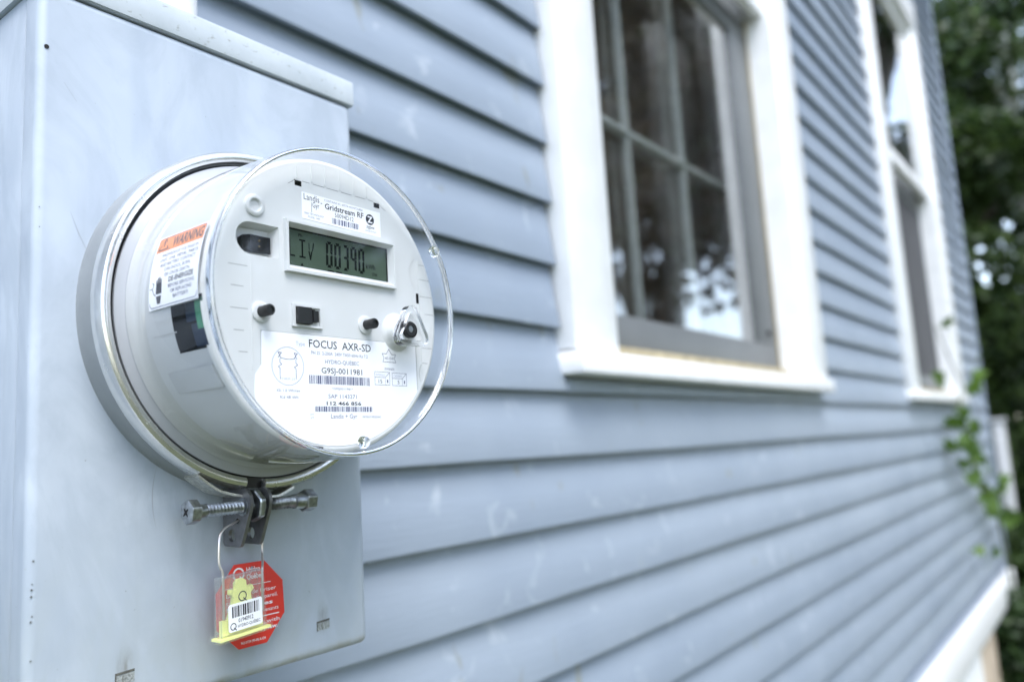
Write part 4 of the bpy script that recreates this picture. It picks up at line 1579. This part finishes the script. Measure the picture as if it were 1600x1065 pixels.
def wirepts(P, n=6):
    P = [Vector(W(*p)) for p in P]
    P = [P[0] * 2 - P[1]] + P + [P[-1] * 2 - P[-2]]
    out = []
    for i in range(1, len(P) - 2):
        for k in range(n):
            t = k / n
            a, b, c, d = P[i - 1], P[i], P[i + 1], P[i + 2]
            out.append(.5 * ((2 * b) + (c - a) * t + (2 * a - 5 * b + 4 * c - d) * t * t + (3 * b - a - 3 * c + d) * t ** 3))
    out.append(P[-2])
    return out


m_ = MB()
m_.tube(wirepts([(.2530, .3716, -.0262), (.2497, .3714, -.0265), (.2440, .3690, -.0277), (.2382, .3672, -.0295), (.2350, .3662, -.0325), (.2337, .3652, -.0372), (.2333, .3648, -.0450), (.2338, .3644, -.0480), (.2349, .3640, -.0525), (.2350, .3638, -.0730)]), .00062, 8)
m_.tube(wirepts([(.2610, .3728, -.0266), (.2640, .3728, -.0280), (.2646, .3730, -.0340), (.2642, .3728, -.0400), (.2636, .3722, -.0450), (.2608, .3680, -.0490), (.2578, .3642, -.0535), (.2574, .3638, -.0720)]), .00062, 8)
m_.build('wire', M_WIRE, seal)
# seal frame: origin at the lower left of its front face
so = Vector(W(.2322, .3612, -.0820))
eu = Vector((math.cos(R(4)), math.sin(R(4)) * .6, math.sin(R(3.2)))).normalized()
ev = Vector((-.018, .0, 1.0)).normalized()
en = ev.cross(eu).normalized()


def SF(u, v, d):
    """seal coordinates in millimetres; d towards the viewer"""
    return so + (eu * u + ev * v - en * (-d)) / 1000 if False else so + (eu * u + ev * v + Vector((0, -1, 0)) * d) / 1000


m_ = MB()
# clear case: two cheeks, side ribs and the front and back sheets
for q in ([(0, 1), (26.6, 1), (25.8, 28.8), (.3, 29.4)],):
    m_.prism(q, SF, 0, -.9, 0, False)
    m_.prism(q, SF, -5.4, -6.2, 0, False)
m_.prism([(0, 1), (1.0, 1), (1.1, 29.3), (.3, 29.4)], SF, -.95, -5.35, 0, False)
m_.prism([(25.7, 1), (26.6, 1), (25.8, 28.8), (24.9, 28.9)], SF, -.95, -5.35, 0, False)
m_.prism([(1.1, 28.4), (24.8, 27.9), (24.8, 28.9), (1.1, 29.3)], SF, -.95, -5.35, 0, False)
m_.prism([(3.4, 9), (4.2, 9), (9.6, 28.2), (8.8, 28.2)], SF, -.95, -4.0, 0, False)
m_.prism([(21.2, 9), (22.0, 9), (17.4, 28.0), (16.6, 28.0)], SF, -.95, -4.0, 0, False)
m_.build('case', M_SEALCLEAR, seal)
m_ = MB()
prof_q = [(-1.9, -1.5), (29.2, -1.5), (29.2, 1.5), (-1.9, 1.5)]
m_.prism(prof_q, SF, 1.6, -7.6, 0, False)
m_.build('case_flange', M_SEALCLEAR, seal)
m_ = MB()
m_.prism([(1.4, 1.4), (25.2, 1.4), (25.2, 5.8), (23.2, 7.0), (19.0, 14.2), (18.4, 18.6), (20.4, 20.4), (19.4, 22.4), (16.2, 21.8), (15.8, 25.2), (14.0, 26.6), (11.2, 26.4), (9.8, 24.8), (9.8, 22.0), (6.6, 22.2), (6.4, 20.2), (8.4, 18.4), (7.6, 13.8), (5.0, 8.0), (3.4, 8.4), (1.4, 8.4)], SF, -1.4, -4.2, 0, False)
m_.prism([(-1.2, -.7), (28.4, -.7), (28.4, .5), (-1.2, .5)], SF, 1.0, -7.0, 0, False)
m_.build('insert', M_YELLOW, seal)


def qmark(mb, u, v, r_, fn, d, w):
    """ring letter with a tail at its lower right"""
    vs, fs = filled([[(a / 1000, b / 1000) for a, b in arc(u, v, r_, 0, 348, 29)], [(a / 1000, b / 1000) for a, b in arc(u, v, r_ - w, 0, 348, 29)]])
    mb.add([fn(a * 1000, b * 1000, d) for a, b, c in vs], fs, 0, False)
    stroke(mb, [(u + r_ * .25, v - r_ * .42), (u + r_ * .95, v - r_ * 1.08)], w, fn, d + .02)


m_ = MB(); qmark(m_, 13.4, 18.0, 2.5, SF, -1.3, .55); m_.build('emblem', M_INK, seal)
m_ = MB(); m_.prism(rrect(4.0, 24.0, 2.4, 15.6, 1.2, 4), SF, .03, .16); sk = m_.build('sticker', M_WHITE, seal)
m_ = MB()
barcode(m_, 6.0, 22.0, 9.0, 14.4, SF, .2, 9, 0, .30)
text(m_, '01940912', 9.6, 18.4, 6.2, 1.9, SF, .2, .012)
text(m_, 'HYDRO-QUÉBEC', 9.2, 22.6, 3.7, 1.45, SF, .2, .008)
qmark(m_, 6.6, 4.9, 1.75, SF, .2, .45)
m_.build('lettering', M_INK, sk)

tagr = empty('warning_tag', W(.2560, .3785, -.0485), 'red eight sided plastic tag with white writing hanging behind the clear seal', 'tag')
TY = .3775


def TF(u, v, d):
    return W(.2600 + u / 1000 * 1.02, TY - d / 1000 + v * .00004, -.0706 + v / 1000 * 1.02)


octo = [(-9.0, 20.7), (8.7, 20.5), (19.6, 8.9), (20.0, -7.8), (8.4, -20.8), (-8.1, -20.8), (-19.8, -9.6), (-19.8, 7.8)]
octo = [(a, b) for a, b in octo]
vs, fs = filled([[(a / 1000, b / 1000) for a, b in octo], [(a / 1000, b / 1000) for a, b in arc(1.2, 17.6, 1.1, 0, 330, 11)]], .0009)
m_ = MB(); m_.add([TF(a * 1000, b * 1000, c * 1000) for a, b, c in vs], fs)
pt = m_.build('plate', M_RED, tagr)
m_ = MB()
qmark(m_, -7.0, 15.6, 3.4, TF, .52, .9)
text(m_, 'Hydro', -2.4, 5.8, 15.9, 2.5, TF, .52, .02)
text(m_, 'Québec', -2.4, 7.8, 12.4, 2.5, TF, .52, .02)
rect(m_, -15, 12.0, 9.2, 9.5, TF, .52)
text(m_, 'Défense de briser', -14.5, 15.2, 5.0, 1.9, TF, .52)
text(m_, 'ce scellé ou l\'appareil.', -14.5, 16.2, 1.6, 1.9, TF, .52)
text(m_, 'Poursuites', -14.5, 12.8, -1.8, 1.9, TF, .52, .02)
text(m_, 'contre les contrevenants', -16, 16.2, -5.2, 1.9, TF, .52)
rect(m_, -16, 16.6, -7.5, -7.0, TF, .52)
text(m_, 'Tampering with', -13, 16.6, -11.0, 1.9, TF, .52)
text(m_, 'prohibited by law.', -13, 15.4, -14.2, 1.9, TF, .52, .02)
text(m_, '962-0729 (95-09) R CH', -7.0, 7.6, -18.8, 1.2, TF, .52, .01)
m_.build('lettering', M_TAGINK, pt)
